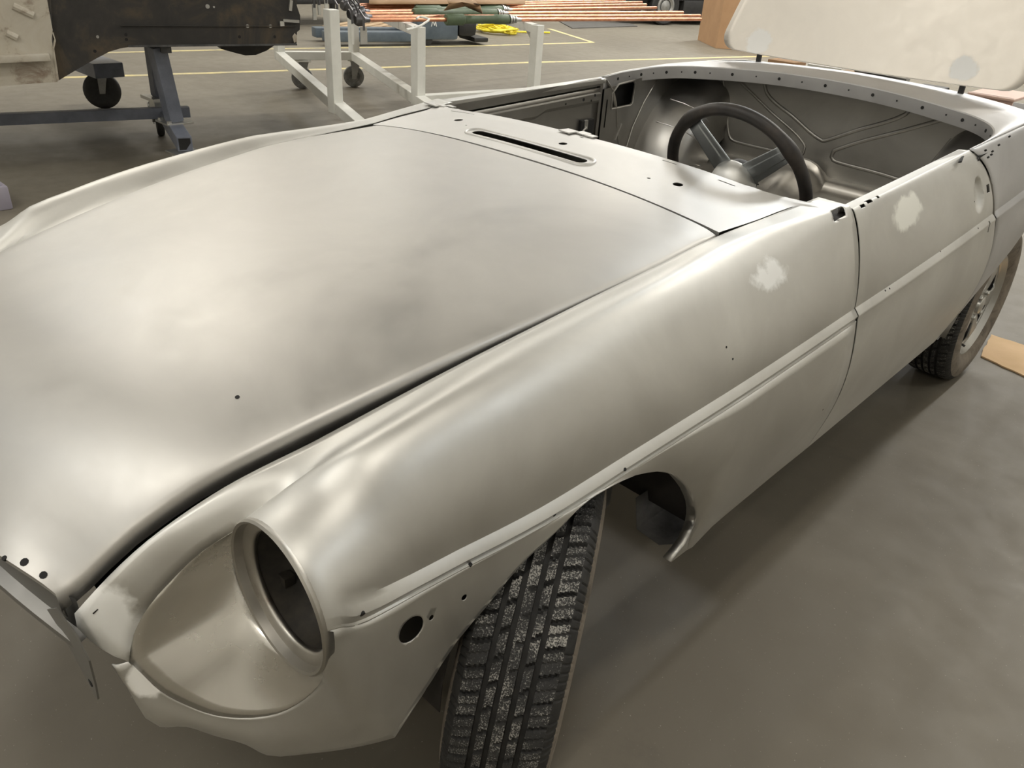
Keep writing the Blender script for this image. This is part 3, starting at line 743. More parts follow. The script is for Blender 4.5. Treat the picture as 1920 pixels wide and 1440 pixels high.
# inner side of the right door (the one we look at) and of the left one
for sx, dr in ((-1, DR), (1, DL)):
    k = np.array([sx, 1, 1]); bm = bmesh.new()
    X = .640
    ys_ = np.linspace(.85, 1.60, 16)
    zt_ = lambda y: .893+.030*(y-.85)/.75
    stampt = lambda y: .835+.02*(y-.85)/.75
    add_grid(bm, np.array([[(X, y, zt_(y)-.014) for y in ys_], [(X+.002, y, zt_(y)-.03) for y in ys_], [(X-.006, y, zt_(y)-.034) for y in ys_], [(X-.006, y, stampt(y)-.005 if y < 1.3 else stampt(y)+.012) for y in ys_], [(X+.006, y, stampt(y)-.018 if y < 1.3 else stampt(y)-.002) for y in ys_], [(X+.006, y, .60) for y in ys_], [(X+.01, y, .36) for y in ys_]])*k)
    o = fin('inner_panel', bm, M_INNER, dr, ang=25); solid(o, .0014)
    bm = bmesh.new()
    pts = [((X+.008), y, zt_(y)+.006) for y in ys_]
    for a, b in zip(pts[:-1], pts[1:]): add_beam(bm, np.array(a)*k, np.array(b)*k, .020, .026, 0, 0)
    add_box(bm, *np.sort(np.array([np.array((X+.0, .835, .36))*k, np.array((.660, .86, .895))*k]), axis=0))
    add_box(bm, *np.sort(np.array([np.array((X+.0, 1.60, .36))*k, np.array((.650, 1.615, .93))*k]), axis=0))
    fin('inner_frame', bm, M_INNER, dr, smooth=False)
    for y, z, r in ((1.50, .875, .006), (1.545, .868, .004), (1.565, .885, .005), (1.40, .868, .004)):
        bm = bmesh.new(); disc(bm, np.array((X-.0065, y, z))*k, (-sx, 0, 0), r, 0, 10); fin('fixing_hole', bm, M_DARK, dr, smooth=False)
    for nm, lo, hi in (('latch_opening', (X-.0075, 1.50, .72), (X+.02, 1.575, .80)), ('regulator_opening', (X-.0075, .90, .80), (X+.02, .97, .865))):
        bm = bmesh.new(); add_box(bm, *np.sort(np.array([np.array(lo)*k, np.array(hi)*k]), axis=0), None, 0, .004); fin(nm, bm, M_DARK, dr, smooth=False)
    bm = bmesh.new()
    add_box(bm, *np.sort(np.array([np.array((X-.012, 1.515, .765))*k, np.array((X-.002, 1.535, .80))*k]), axis=0), None, 0, .003)
    add_tube(bm, [np.array((X-.012, 1.525, .775))*k, np.array((X-.012, 1.505, .76))*k, np.array((X-.012, 1.50, .74))*k], .004, 8)
    fin('latch', bm, M_ZINC, dr)

# trim holes on the wing and door skins, drawn as near-black discs
from mathutils.bvhtree import BVHTree
def drill(o, pts):
    dg = bpy.context.evaluated_depsgraph_get(); bpy.context.view_layer.update(); bv_ = BVHTree.FromObject(o, dg)
    for u, v, r in pts:
        p_, n_, _, _ = bv_.ray_cast(Vector(CP), Vector(ray(u, v)))
        if p_ is None: continue
        n_ = np.array(n_); n_ = n_ if np.dot(n_, ray(u, v)) < 0 else -n_
        bm = bmesh.new(); disc(bm, np.array(p_), n_, r, 0, 10, .0004); fin('drill_hole', bm, M_DARK, o, smooth=False)
drill(WING, [(680, 1152, .0038), (882, 1058, .003), (1040, 966, .003), (1172, 880, .003), (1362, 651, .0022), (1374, 673, .0022), (1543, 768, .002)])
drill(DL, [(1660, 545, .0025), (1668, 541, .0025), (1763, 471, .0025), (1834, 428, .0025), (1827, 378, .002)])

# ---- tonneau deck round the back of the cockpit
RIM = [(.655, 1.632, .944), (.660, 1.75, .953), (.648, 1.86, .960), (.612, 1.95, .967), (.54, 2.015, .975), (.45, 2.045, .982), (.30, 2.078, .992), (.15, 2.095, .998), (0, 2.10, 1.0)]
RIM = np.array(RIM+[tuple(np.array(q)*MX) for q in RIM[-2::-1]])
OUT = [(.659, 1.632, .9430), (.665, 1.78, .953), (.666, 1.98, .958), (.662, 2.2, .961), (.655, 2.385, .958), (.52, 2.392, .977), (.34, 2.395, .992), (.16, 2.397, .999), (0, 2.398, 1.002)]
OUT = np.array(OUT+[tuple(np.array(q)*MX) for q in OUT[-2::-1]])
n_ = 81
def dens(P, n): 
    i = np.linspace(0, len(P)-1, n); return np.stack([pin(i, np.arange(len(P)), P[:, k]) for k in range(3)], 1)
rim, outr = dens(RIM, n_), dens(OUT, n_)
tng = np.gradient(rim, axis=0); inw = np.stack([-tng[:, 1], tng[:, 0], 0*tng[:, 0]], 1); inw /= np.linalg.norm(inw, axis=1, keepdims=True)
if np.dot(inw[n_//2], (0, -1, 0)) < 0: inw = -inw
up = np.array([0, 0, 1.0])
rows = [rim-inw*.010-up*.047, rim+inw*.0015-up*.0455, rim+inw*.0015-up*.044, rim+inw*.0005-up*.003, rim-inw*.0025]
for t in np.linspace(.12, 1, 8):
    q = rim*(1-t)+outr*t; q = q+up*(.006*math.sin(PI*t))*np.linspace(0, 1, n_)[:, None]**0*np.minimum(1, np.linalg.norm(outr-rim, axis=1)/.2)[:, None]; rows.append(q)
bm = bmesh.new(); add_grid(bm, np.array(rows)); weld(bm, 1e-4)
for k in range(4, n_-3, 3):
    big = (k % 6 == 4); pnt = rim[k]+inw[k]*.0018-up*.022; disc(bm, pnt, inw[k], .0052 if big else .0024, 1, 10, .0008)
o = fin('tonneau_deck', bm, [M_REAR, M_DARK], CAR, ang=30); solid(o, .0012)

# ---- rear wings with arch and tail
def rw_sec(y):
    x0 = pin(y, [1.63, 1.85, 2.14, 2.5, 3.1], [.6585, .668, .667, .655, .58]); z0 = pin(y, [1.63, 1.85, 2.2, 2.6, 3.1], [.9420, .955, .9605, .953, .90])
    return x0, z0
RA = [(1.74, .350), (1.83, .385), (1.99, .440), (2.157, .495), (2.24, .550), (2.34, .605), (2.46, .635), (2.58, .635), (2.70, .585), (2.80, .50), (2.86, .42), (3.02, .42)]
RAb = lambda y: pin(y, [a for a, b in RA], [b for a, b in RA])
rows = []
fr_ = np.linspace(0, 1, 27)
for f in fr_:
    y0 = 1.735+(3.05-1.735)*f**1.1
    x0, z0 = rw_sec(max(1.63, y0-.11*(1-f)))
    s = arc_section(x0, z0, x0+.006, z0+.0005, 0, xt(y0), zt(y0), 1.34, 2, 16)
    a = s[-1]; zb = RAb(y0); lo = []
    for j in range(1, 9):
        t = j/8; z = a[2]+(zb-a[2])*t; x = a[0]+(.728-.03*max(0, y0-2.4)-a[0])*t**2+.018*math.sin(PI*t)*(1-.35*t); lo.append((x, 0, z))
    s = np.vstack([s, lo]); s[:, 1] = [(yrz(q[2])+.0035)*(1-f)+3.05*f if f < 1 else 3.05 for q in s]
    s[:, 1] = [yrz(q[2])+.0035+(3.05-yrz(q[2])-.0035)*f**1.1 for q in s]
    rows.append(s)
P = np.array(rows)
for sx in (1, -1):
    bm = bmesh.new(); add_grid(bm, P*np.array([sx, 1, 1]))
    add_grid(bm, np.array([P[:, -1], P[:, -1]+np.array([-.022, 0, .004])])*np.array([sx, 1, 1])); weld(bm, 1e-4)
    if sx == 1:
        for u, v in ((1845, 283), (1858, 285), (1850, 296), (1856, 291), (1870, 273), (1890, 257)):
            q = at(u, v, x=.70); disc(bm, q+np.array([.004, 0, .003]), (1, -.2, .9), .0022, 1, 8, .001)
    o = fin('rear_wing', bm, [M_WING2 if sx < 0 else M_REAR, M_DARK], CAR, ang=32); solid(o, .0016)
    bm = bmesh.new()                                               # turned-in shut face of the door opening
    zs_ = np.linspace(.36, .935, 14)
    add_grid(bm, np.array([[(np.interp(z, [.36, .6, .77, .85, .94], [.745, .765, .752, .725, .668]), yrz(z)+.004, z) for z in zs_], [(.640, yrz(z)+.004-.03*(z > 2), z) for z in zs_]])*np.array([sx, 1, 1]))
    solid(fin('door_pillar', bm, M_INNER, CAR), .0014)
# boot: side gutters, floor, rear panel
bm = bmesh.new()
for sx in (1, -1): add_grid(bm, np.array([[(.655, 2.39, .955), (.66, 2.7, .945), (.585, 3.05, .905)], [(.56, 2.40, .945), (.55, 2.7, .92), (.50, 3.03, .89)], [(.545, 2.40, .60), (.545, 2.7, .60), (.50, 3.03, .60)]])*np.array([sx, 1, 1]))
add_grid(bm, [[(-.56, 2.26, .60), (0, 2.26, .60), (.56, 2.26, .60)], [(-.53, 3.04, .60), (0, 3.04, .60), (.53, 3.04, .60)]])
add_grid(bm, [[(-.60, 3.05, .90), (0, 3.07, .915), (.60, 3.05, .90)], [(-.64, 3.10, .78), (0, 3.13, .78), (.64, 3.10, .78)], [(-.60, 3.04, .42), (0, 3.07, .42), (.60, 3.04, .42)]])
solid(fin('boot_shell', bm, M_REAR, CAR), .0015)

# ---- cockpit interior
BY = 2.20
bm = bmesh.new()
def bh(x, z): return np.array([x, BY+.02*(z-.64)/.3, z])
xs_ = np.linspace(-.62, .62, 21); zs_ = np.linspace(.60, .985, 9)
add_grid(bm, [[bh(x, z if z < .97 else .955) for x in xs_] for z in zs_])
def rib(px, r=.006):
    pts = np.array([at(u, v, y=BY-.0) for u, v in px]); n = max(8, int(np.sum(np.linalg.norm(np.diff(pts, axis=0), axis=1))/.012)); q = path(pts, n)
    q[:, 1] = [BY+.02*(z-.64)/.3+r*.3 for z in q[:, 2]]; add_tube(bm, q, r*1.4, 10)
rib([(1424, 146), (1429, 158), (1433, 173), (1486, 221), (1536, 262), (1542, 265), (1549, 263), (1600, 246), (1690, 217), (1699, 211), (1701, 204)], .0055)
rib([(1371, 142), (1440, 208), (1504, 268), (1508, 276), (1506, 285), (1502, 293)], .004)
rib([(1350, 140), (1360, 205), (1367, 256), (1371, 262), (1380, 266), (1420, 276), (1480, 289), (1502, 293)], .005)
rib([(1775, 222), (1700, 243), (1575, 278), (1562, 284), (1558, 293), (1562, 301), (1572, 305), (1640, 323), (1712, 344), (1722, 340), (1752, 300), (1783, 262)], .0055)
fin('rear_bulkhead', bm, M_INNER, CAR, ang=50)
bm = bmesh.new()                                                   # parcel shelf, step and heelboard
prof = [(2.205, .640), (2.13, .636), (2.115, .612), (2.06, .608), (1.98, .600), (1.88, .592), (1.80, .575), (1.77, .55), (1.75, .33), (1.60, .315), (.90, .305)]
hx = np.linspace(-.60, .60, 49)
rows = []
for y, z in prof:
    r = []
    for x in hx:
        d = math.hypot((x+.03)/.10, (y-2.09)/.12); b_ = .070*math.sqrt(max(0, 1-d*d)) if d < 1 else 0
        tun = .09*max(0, 1-(abs(x)/.15)**2.5) if (y < 1.78) else 0
        r.append((x, y, z+b_+tun))
    rows.append(r)
rows = catmull(np.array(rows), [4, 2, 4, 4, 4, 4, 2, 4, 3, 6])
bm2 = bm; add_grid(bm2, rows)
for u, v, r in ((1455, 318, .004), (1420, 345, .006)): disc(bm2, at(u, v, z=.612), (0, 0, 1), r, 1, 10)
add_lathe(bm2, (-.42, 2.0, .604), (0, 0, 1), [(0, .03), (.004, .03), (.005, .024), (.003, .022), (.003, 0)], 20)
fin('cockpit_floor', bm2, [M_SHELF, M_DARK], CAR, ang=35)
TC = np.array([0, 2.31, .47])
for sx in (1, -1):
    bm = bmesh.new(); rows = []
    pr = [(.655, .47), (.60, .468), (.54, .46), (.49, .445), (.455, .42), (.435, .385), (.428, .34), (.426, .25)]
    for a in np.linspace(-12, 120, 34):
        c_, s_ = math.cos(math.radians(a)), math.sin(math.radians(a))
        rows.append([(sx*x, TC[1]-R*c_, TC[2]+R*s_) for x, R in pr])
    add_grid(bm, catmull(np.array(rows).transpose(1, 0, 2), [3]*7))
    for a in (38, 52):                                             # lapped seams across the tub
        c_, s_ = math.cos(math.radians(a)), math.sin(math.radians(a))
        add_tube(bm, [(sx*x, TC[1]-(R+.0008)*c_, TC[2]+(R+.0008)*s_) for x, R in pr[1:6]], .0022, 6)
    fin('wheel_tub', bm, M_TUB, CAR, ang=50)
    bm = bmesh.new()                                               # quarter trim panel with window-winder opening
    X = .645
    yy = np.linspace(1.632, 2.25, 20); zz_ = np.linspace(.45, .955, 10)
    add_grid(bm, [[(sx*X, y, min(z, .90+.11*(y-1.63))) for y in yy] for z in zz_]); weld(bm, 1e-5)
    o = fin('quarter_panel', bm, M_INNER, CAR); solid(o, .0016); bake(o)
    c = bmesh.new()
    hole = [(1.694, .828), (1.690, .878), (1.722, .908), (1.812, .915), (1.820, .905), (1.816, .838), (1.806, .831)]
    add_poly(c, [(sx*(X-.03), y, z) for y, z in hole], (sx*.06, 0, 0))
    add_box(c, *np.sort(np.array([(sx*(X-.03), 1.653, .755), (sx*(X+.03), 1.6605, .86)]), axis=0))
    cut(o, c, 40)
    bm = bmesh.new()
    mid_ = np.mean(hole, axis=0)
    lipq = [np.array((sx*(X-.001), mid_[0]+(y-mid_[0])*1.10, mid_[1]+(z-mid_[1])*1.12)) for y, z in hole]
    add_tube(bm, lipq, .004, 6, closed=True)
    add_tube(bm, [(sx*(X-.002), 1.735, .70), (sx*(X-.002), 1.765, .76)], .004, 6)
    add_tube(bm, [(sx*(X-.002), y, z) for y, z in ((1.80, .60), (1.845, .74), (1.90, .83), (1.97, .91))], .003, 6)
    fin('pressing', bm, M_INNER, o)
    bm = bmesh.new(); add_grid(bm, [[(sx*.70, 1.64, .45), (sx*.70, 2.2, .45)], [(sx*.685, 1.64, .93), (sx*.69, 2.2, .93)]]); fin('quarter_cavity', bm, M_DARK, o)

# ---- steering wheel (seen from in front of the car)
SWC, SWN = np.array([.3494, .9082, .8931]), np.array([.02903, .91962, .39173])
e1 = np.cross((0, 0, 1.0), SWN); e1 /= np.linalg.norm(e1); e2 = np.cross(SWN, e1)
SW = bpy.data.objects.new('steering_wheel', None); COL.objects.link(SW); SW.parent = CAR; SW.location = SWC
SW.empty_display_size = .1
def swp(a, r, d=0.0): return SWC+r*(math.cos(a)*e1+math.sin(a)*e2)+d*SWN
def uvp(X):
    v = np.array(X)-CP; z = v@AD; return np.array([960+FPX*(v@AR)/z, 720-FPX*(v@AU)/z])
best = lambda q: min(np.linspace(0, 2*PI, 721), key=lambda a: np.linalg.norm(uvp(swp(a, .172))-np.array(q)))
aL, aR = best((1308, 238)), best((1474, 288))
am = math.atan2(-(math.sin(aL)+math.sin(aR)), -(math.cos(aL)+math.cos(aR)))
bm = bmesh.new()
th = np.linspace(0, 2*PI, 97)[:-1]
def near(a): return min(abs((a-b+PI) % (2*PI)-PI) for b in (aL, aR, am))
add_tube(bm, [swp(a, .19) for a in th], [.0150+.0035*max(0, 1-near(a)/.22) for a in th], 16, closed=True)
fin('rim', bm, M_LEATH, SW)
HD = -.004                                                         # hub lies in front of the rim plane
for a in (aL, aR, am):
    bm = bmesh.new(); t_ = -math.sin(a)*e1+math.cos(a)*e2
    rows = []
    for k in range(7):
        f = k/6; r = .035+(.178-.035)*f; d = HD+(.0-HD)*f; w = .030-.009*f
        rows.append([swp(a, r, d)+t_*w*s for s in (-1, -.9, -.45, -.35, .35, .45, .9, 1)])
    rows = np.array(rows)
    rows[1:-1, 3:5] -= SWN*.0025
    add_grid(bm, rows); solid(fin('spoke', bm, M_SPOKE, SW, ang=25), .004)
bm = bmesh.new()
add_lathe(bm, SWC+SWN*(HD+.004), -SWN, [(0, .058), (.006, .060), (.028, .056), (.046, .045), (.058, .027), (.061, 0)], 36)
fin('hub_boss', bm, M_ALU, SW)
bm = bmesh.new()
add_cyl(bm, SWC+SWN*(HD-.04), SWC-SWN*.30+np.array([0, 0, -.02]), .021, 20); add_lathe(bm, SWC+SWN*(HD+.004), SWN, [(0, .05), (.01, .052), (.03, .045), (.034, .03), (.034, 0)], 28)
fin('steering_column', bm, M_BLACKM, SW)

# ---- boot lid, held open on its hinges
LY, LZ, TILT = 2.335, 1.018, math.radians(72)
def lid(x, h):                                                     # h up the panel
    cr = .035*(1-(x/.62)**2)
    return np.array([x, LY+h*math.cos(TILT)-cr*math.sin(TILT)*.6, LZ+h*math.sin(TILT)-.010*(x/.6)**2*0])
def half(h):
    w = .60-.19*h
    if h < .075: w -= .075-math.sqrt(max(0, .075**2-(.075-h)**2))
    if h > .50: w -= .06-math.sqrt(max(0, .06**2-(h-.50)**2))
    return w
hs = np.r_[0, .003, .01, .02, .035, .055, .075, np.linspace(.12, .50, 9), .52, .54, .553, .559]
rows = np.array([[lid(s*half(h)-.008, h+.006*(s*s)*(1 if h < .2 else 0)) for s in np.linspace(-1, 1, 31)] for h in hs])
bm = bmesh.new(); add_grid(bm, rows)
o = fin('boot_lid', bm, M_LID, CAR, ang=40); solid(o, .006, 0)
for u, v in ((1423, 108), (1803, 168)):
    bm = bmesh.new(); q = at(u, v, y=2.355)
    add_box(bm, (q[0]-.009, 2.350, q[2]-.035), (q[0]+.009, 2.362, q[2]+.06)); fin('lid_hinge', bm, M_BLACKM, o, smooth=False)

# ---- sill, chassis bits seen through the arch
for sx in (1, -1):
    yy = np.linspace(.30, 1.80, 8); bm = bmesh.new()
    add_grid(bm, np.array([[(.716, y, .326+.012*(y-.8)) for y in yy], [(.66, y, .285+.012*(y-.8)) for y in yy], [(.60, y, .285) for y in yy], [(.585, y, .36) for y in yy]])*np.array([sx, 1, 1]))
    solid(fin('sill', bm, M_DIRTY, CAR), .0015)
for sx in (1, -1):
    k = np.array([sx, 1, 1]); bm = bmesh.new()
    rows = []
    for a in np.linspace(-60, 210, 28):
        c_, s_ = math.cos(math.radians(a)), math.sin(math.radians(a)); y, z = .0+.345*c_, .335+.375*s_
        rows.append([(x, y, min(z, zg(min(max(y, -.7), .48))-.07)) for x in (.690, .66, .56, .46)])
    rows = [r for r in rows if r[0][2] > .30]
    add_grid(bm, np.array(rows)*k)
    add_grid(bm, np.array([[(.46, y, .74) for y in np.linspace(-.36, .36, 6)], [(.46, y, .30) for y in np.linspace(-.36, .36, 6)]])*k)
    solid(fin('wheel_well', bm, M_WELL, CAR), .0015)
    bm = bmesh.new()                                               # damper, wishbone and kingpin
    add_box(bm, *np.sort(np.array([np.array((.47, .08, .36))*k, np.array((.56, .20, .60))*k]), axis=0), None, 0, .012)
    add_box(bm, *np.sort(np.array([np.array((.46, .20, .30))*k, np.array((.53, .30, .56))*k]), axis=0), None, 0, .02)
    add_tube(bm, np.array([(.46, -.10, .24), (.57, -.01, .215)])*k, .016, 8); add_tube(bm, np.array([(.46, .12, .24), (.57, .01, .215)])*k, .016, 8)
    add_tube(bm, np.array([(.555, 0, .17), (.545, 0, .44)])*k, .02, 10); add_box(bm, *np.sort(np.array([np.array((.47, -.06, .43))*k, np.array((.56, .06, .47))*k]), axis=0), None, 0, .01)
    add_lathe(bm, np.array((.50, .0, .22))*k, (0, 0, 1), [(0, .05), (.22, .05)], 16)
    fin('front_suspension', bm, M_DIRTY, CAR)
bm = bmesh.new(); add_box(bm, (-.46, -.10, .20), (.46, .10, .29), None, 0, .015); fin('crossmember', bm, M_DIRTY, CAR)
bm = bmesh.new(); add_tube(bm, [(-.60, 2.30, .30), (.60, 2.30, .30)], .035, 14); add_lathe(bm, (-.09, 2.30, .30), (1, 0, 0), [(0, .04), (.04, .10), (.12, .11), (.18, .06)], 20); fin('rear_axle', bm, M_DIRTY, CAR)

# ---- wheels
TW, TR = .0775, .298
def tread_r(x, a):
    """radius and face kind (0 sidewall, 1 block, 2 groove) of the tread at offset x and turn a"""
    ax = abs(x)
    if ax > .0690: return None
    g = [-.035, -.0125, .0125, .035]
    base = TR-9*max(0, ax-.050)**2
    for c in g:
        if abs(x-c) < .0042: return base-.0075, 2
    NB = 46
    if ax > .037:
        ph = (a/(2*PI)*NB+(x*sgn(x)-.037)*9*(1 if x > 0 else -1)) % 1
        if ph < .13 and ax < .0685: return base-.006, 2
        if .52 < ph < .56: return base-.0025, 2
    elif ax > .0145:
        ph = (a/(2*PI)*NB+.10*math.sin(x*260)+.4) % 1
        if ph < .13: return base-.006, 2
    else:
        ph = (a/(2*PI)*NB+x*12) % 1
        if ph < .10 and x > -.002: return base-.003, 2
    return base, 1
def sgn(v): return 1 if v > 0 else -1
def make_tyre(parent, hi):
    na = 672 if hi else 336
    xs = sorted(set([round(v, 5) for c in (-.035, -.0125, .0125, .035) for v in (c-.0045, c-.0041, c+.0041, c+.0045)]+list(np.round(np.linspace(-.0685, -.042, 8), 5))+list(np.round(np.linspace(.042, .0685, 8), 5))+list(np.round(np.linspace(-.030, .030, 15), 5))))
    sw = [(.0725, .2925), (.0775, .287), (.0825, .2785), (.0870, .2665), (.0900, .250), (.0893, .230), (.0835, .212), (.0745, .198), (.067, .187)]
    bm = bmesh.new(); rings = []; kinds = []
    prof = [(-a, b) for a, b in sw[::-1]]+[(x, None) for x in xs]+sw
    for k in range(na):
        a = 2*PI*k/na; c_, s_ = math.cos(a), math.sin(a); row = []; kr = []
        for x, r in prof:
            kd = 0
            if r is None: r, kd = tread_r(x, a)
            elif r > .270 and ((a/(2*PI)*138) % 1) < .16: r, x = r-.0022, x*.985
            row.append(bm.verts.new((x, r*c_, r*s_))); kr.append(kd)
        rings.append(row); kinds.append(kr)
    for k in range(na):
        A, B = rings[k], rings[(k+1) % na]; ka, kb = kinds[k], kinds[(k+1) % na]
        for j in range(len(prof)-1):
            f = bm.faces.new([A[j], A[j+1], B[j+1], B[j]]); q = (ka[j], ka[j+1], kb[j], kb[j+1])
            f.material_index = 1 if all(v == 1 for v in q) else (2 if (max(q) == 0 and min(v.co.y**2+v.co.z**2 for v in f.verts) < .274**2) else 0)
    me_m = [M_RUB, M_BLOCK, M_SIDE]
    bmesh.ops.recalc_face_normals(bm, faces=bm.faces)
    me = bpy.data.meshes.new('tyre'); bm.to_mesh(me); bm.free(); me.shade_smooth(); me.set_sharp_from_angle(angle=math.radians(30))
    return link('tyre', me, me_m, parent)
def make_rim(parent):
    bm = bmesh.new()
    add_lathe(bm, (0, 0, 0), (1, 0, 0), [(-.066, .19), (-.070, .186), (-.060, .172), (-.04, .160), (.035, .160), (.052, .168), (.058, .176), (.066, .184), (.072, .190), (.0705, .196), (.066, .1945), (.062, .187)], 64)
    for f in [f for f in bm.faces if len(f.verts) > 4]: bm.faces.remove(f)
    for f in bm.faces:
        if all(math.hypot(v.co.y, v.co.z) < .1685 for v in f.verts): f.material_index = 1
    o = fin('rim', bm, [M_RIM, M_DIRTY], None); o.parent = parent
    bm = bmesh.new(); rows = []
    for k in range(200):                                           # five-spoke pressed disc
        a = 2*PI*k/200; spoke = abs(((a*5/(2*PI)) % 1)-.5)         # 0 in the middle of a window
        w = max(0, min(1, (spoke-.20)/.10))
        rows.append([(x, r*math.cos(a), r*math.sin(a)) for x, r in ((.048, .0), (.052, .03), (.054, .055), (.046+.010*w, .075), (.040+.017*w, .10), (.038+.020*w, .135), (.048, .153), (.050, .166))])
    rows.append(rows[0]); rows = np.array(rows); bmv = bm
    for i in range(200):
        a = 2*PI*(i+.5)/200; spoke = abs(((a*5/(2*PI)) % 1)-.5)
        for j in range(7):
            if 3 <= j <= 5 and spoke < .27: continue
            bm.faces.new([bm.verts.new(q) for q in (rows[i, j], rows[i, j+1], rows[i+1, j+1], rows[i+1, j])])
    weld(bm, 1e-5)
    d = fin('wheel_disc', bm, M_RIM, None); solid(d, .004); d.parent = o
    bm = bmesh.new(); add_lathe(bm, (.050, 0, 0), (1, 0, 0), [(0, .034), (.014, .032), (.018, .024), (.019, 0)], 24)
    for k in range(4):
        a = PI/4+k*PI/2; add_lathe(bm, (.050, .055*math.cos(a), .055*math.sin(a)), (1, 0, 0), [(0, .011), (.014, .011), (.018, .006), (.018, 0)], 6)
    n_ = fin('hub_nut', bm, M_ZINC, None); n_.parent = o
    bm = bmesh.new(); add_lathe(bm, (-.02, 0, 0), (1, 0, 0), [(-.03, .12), (.0, .125), (.012, .12), (.014, 0)], 28); n_ = fin('brake_drum', bm, M_DIRTY, None); n_.parent = o
    bm = bmesh.new(); add_tube(bm, [(.056, -.125, -.115), (.085, -.130, -.120)], .0045, 8); n_ = fin('valve', bm, M_BLACKM, None); n_.parent = o
    return o
def wheel(loc, rz, hi, src=None, flip=False):
    w = bpy.data.objects.new('road_wheel', None); COL.objects.link(w); w.parent = CAR
    w.location = loc; w.rotation_euler = (0, 0, rz+(PI if flip else 0)); w.empty_display_size = .1
    if src is None: make_tyre(w, hi); make_rim(w)
    else:
        for ch in list(src.children):
            c = ch.copy(); COL.objects.link(c); c.parent = w
            for g in ch.children: d = g.copy(); COL.objects.link(d); d.parent = c
    return w
W1 = wheel((.630, -.080, .304), math.radians(33), True); W1.rotation_euler = (0, .087, math.radians(33))
W2 = wheel((.636, 2.30, .298), 0, False, W1)
W3 = wheel((-.630, -.080, .298), math.radians(33), False, W1, True)
W4 = wheel((-.640, 2.30, .298), 0, False, W1, True)

# ================================================================== clutter in and behind the boot
BF = .6015
def carton(name, label, cat, u0, u1, y, d, top, m, bev=.004):
    a, b = at(u0, 130, y=y), at(u1, 130, y=y); bm = bmesh.new()
    add_box(bm, (a[0], y, BF), (b[0], y+d, top), None, 0, bev); return tag(fin(name, bm, m), label, cat)
carton('cardboard_box', 'small brown cardboard box standing in the boot below the raised lid', 'box', 1436, 1486, 2.56, .12, .982, M_CARD)
carton('white_panel', 'chipped white panel standing in the boot beside a small cardboard box', 'panel', 1512, 1577, 2.56, .012, .988, M_WHITEP)
carton('timber_block', 'short pale timber block upright in the boot beside a chipped white panel', 'wood', 1580, 1601, 2.55, .05, .985, M_WOOD)
bm = bmesh.new(); pa, pb = at(1606, 128, y=2.52), at(1703, 149, y=2.48); add_tube(bm, [pa, pb], .014, 14, True)
add_tube(bm, [pa*.5+pb*.5-np.array([0, 0, .0]), np.array([pa[0]*.5+pb[0]*.5, 2.50, BF])], .012, 10)
tag(fin('steel_pipe', bm, M_ZINC), 'grey steel pipe stand lying along the boot lip under the raised lid', 'pipe')
carton('tool_case', 'black tool case standing in the boot under the raised lid', 'case', 1712, 1767, 2.52, .16, .968, M_BLACKM, .006)
carton('metal_block', 'grey metal block in the boot beside the black lid hinge', 'block', 1768, 1793, 2.46, .06, .966, M_GREY)
bm = bmesh.new(); q0, q1 = at(1812, 190, y=2.50), at(1917, 200, y=2.50)
add_box(bm, (q0[0], 2.49, BF), (min(q1[0], .525), 2.50, .985)); add_box(bm, (q0[0], 2.48, .975), (min(q1[0], .53), 2.74, .985), None, 0, .003)
tag(fin('pink_foam_sheet', bm, M_PINK, smooth=False), 'pale pink sheet lying across the boot corner below the lid', 'sheet')

# ================================================================== rolling rack with copper rods
RD = np.array([.185, .983, 0]); RC = np.array([-.983, .185, 0]); ZR = .86
RD /= np.linalg.norm(RD); RC = np.array([-RD[1], RD[0], 0])
g3 = lambda u, v, z: at(u, v, z=z)
rail_z = .33
fl_, fr_n = g3(524, 96, rail_z), g3(664, 97, rail_z)               # far ends of both rails
nl = g3(668, 219, rail_z)
dirr = (nl-fl_)/np.linalg.norm(nl-fl_)
RACK = thing('pipe_rack', 'white square-tube rack on casters carrying copper rods behind the car', 'rack', (fl_[0], fl_[1], 0))
postA = g3(629, 191, rail_z); pB = fr_n+dirr*np.dot(postA-fl_, dirr)*1.0
TW_ = .075
ztop = .80
def post_top(u, v, base):
    d = ray(u, v); t = np.dot((base-CP)[:2], d[:2])/np.dot(d[:2], d[:2]); return CP+t*d
bB = np.array([*at(784, 178, z=.33)[:2], .33])
bC = np.array([*at(1000, 165, z=.33)[:2], .33])
tB = post_top(787, 50, bB)[2]; tC = post_top(1002, 46, bC)[2]
perp = np.array([-dirr[1], dirr[0], 0])
nearR = bB.copy()
for nm, a, b in (('rail', fl_, nl+dirr*.35), ('rail', fr_n, nearR+dirr*.30), ('cross_rail', fl_, fr_n)):
    bm = bmesh.new(); add_beam(bm, np.array([*a[:2], rail_z-.035]), np.array([*b[:2], rail_z-.035]), TW_, .07); fin(nm, bm, M_WHITEP, RACK, smooth=False)
bC2 = np.array([*bC[:2], rail_z-.035])
bm = bmesh.new(); add_beam(bm, np.array([*nearR[:2], rail_z-.035]), bC2, TW_, .07); fin('rail', bm, M_WHITEP, RACK, smooth=False)
def post(b, top, nm='post'):
    bm = bmesh.new(); add_beam(bm, np.array([*b[:2], rail_z-.07]), np.array([*b[:2], top]), TW_, TW_, 0, .004)
    bm.verts.ensure_lookup_table(); fin(nm, bm, M_WHITEP, RACK, smooth=False)
for b, tp in ((fl_, .78), (fr_n, .80), (postA, .90), (nearR, tB), (bC, tC)): post(b, tp)
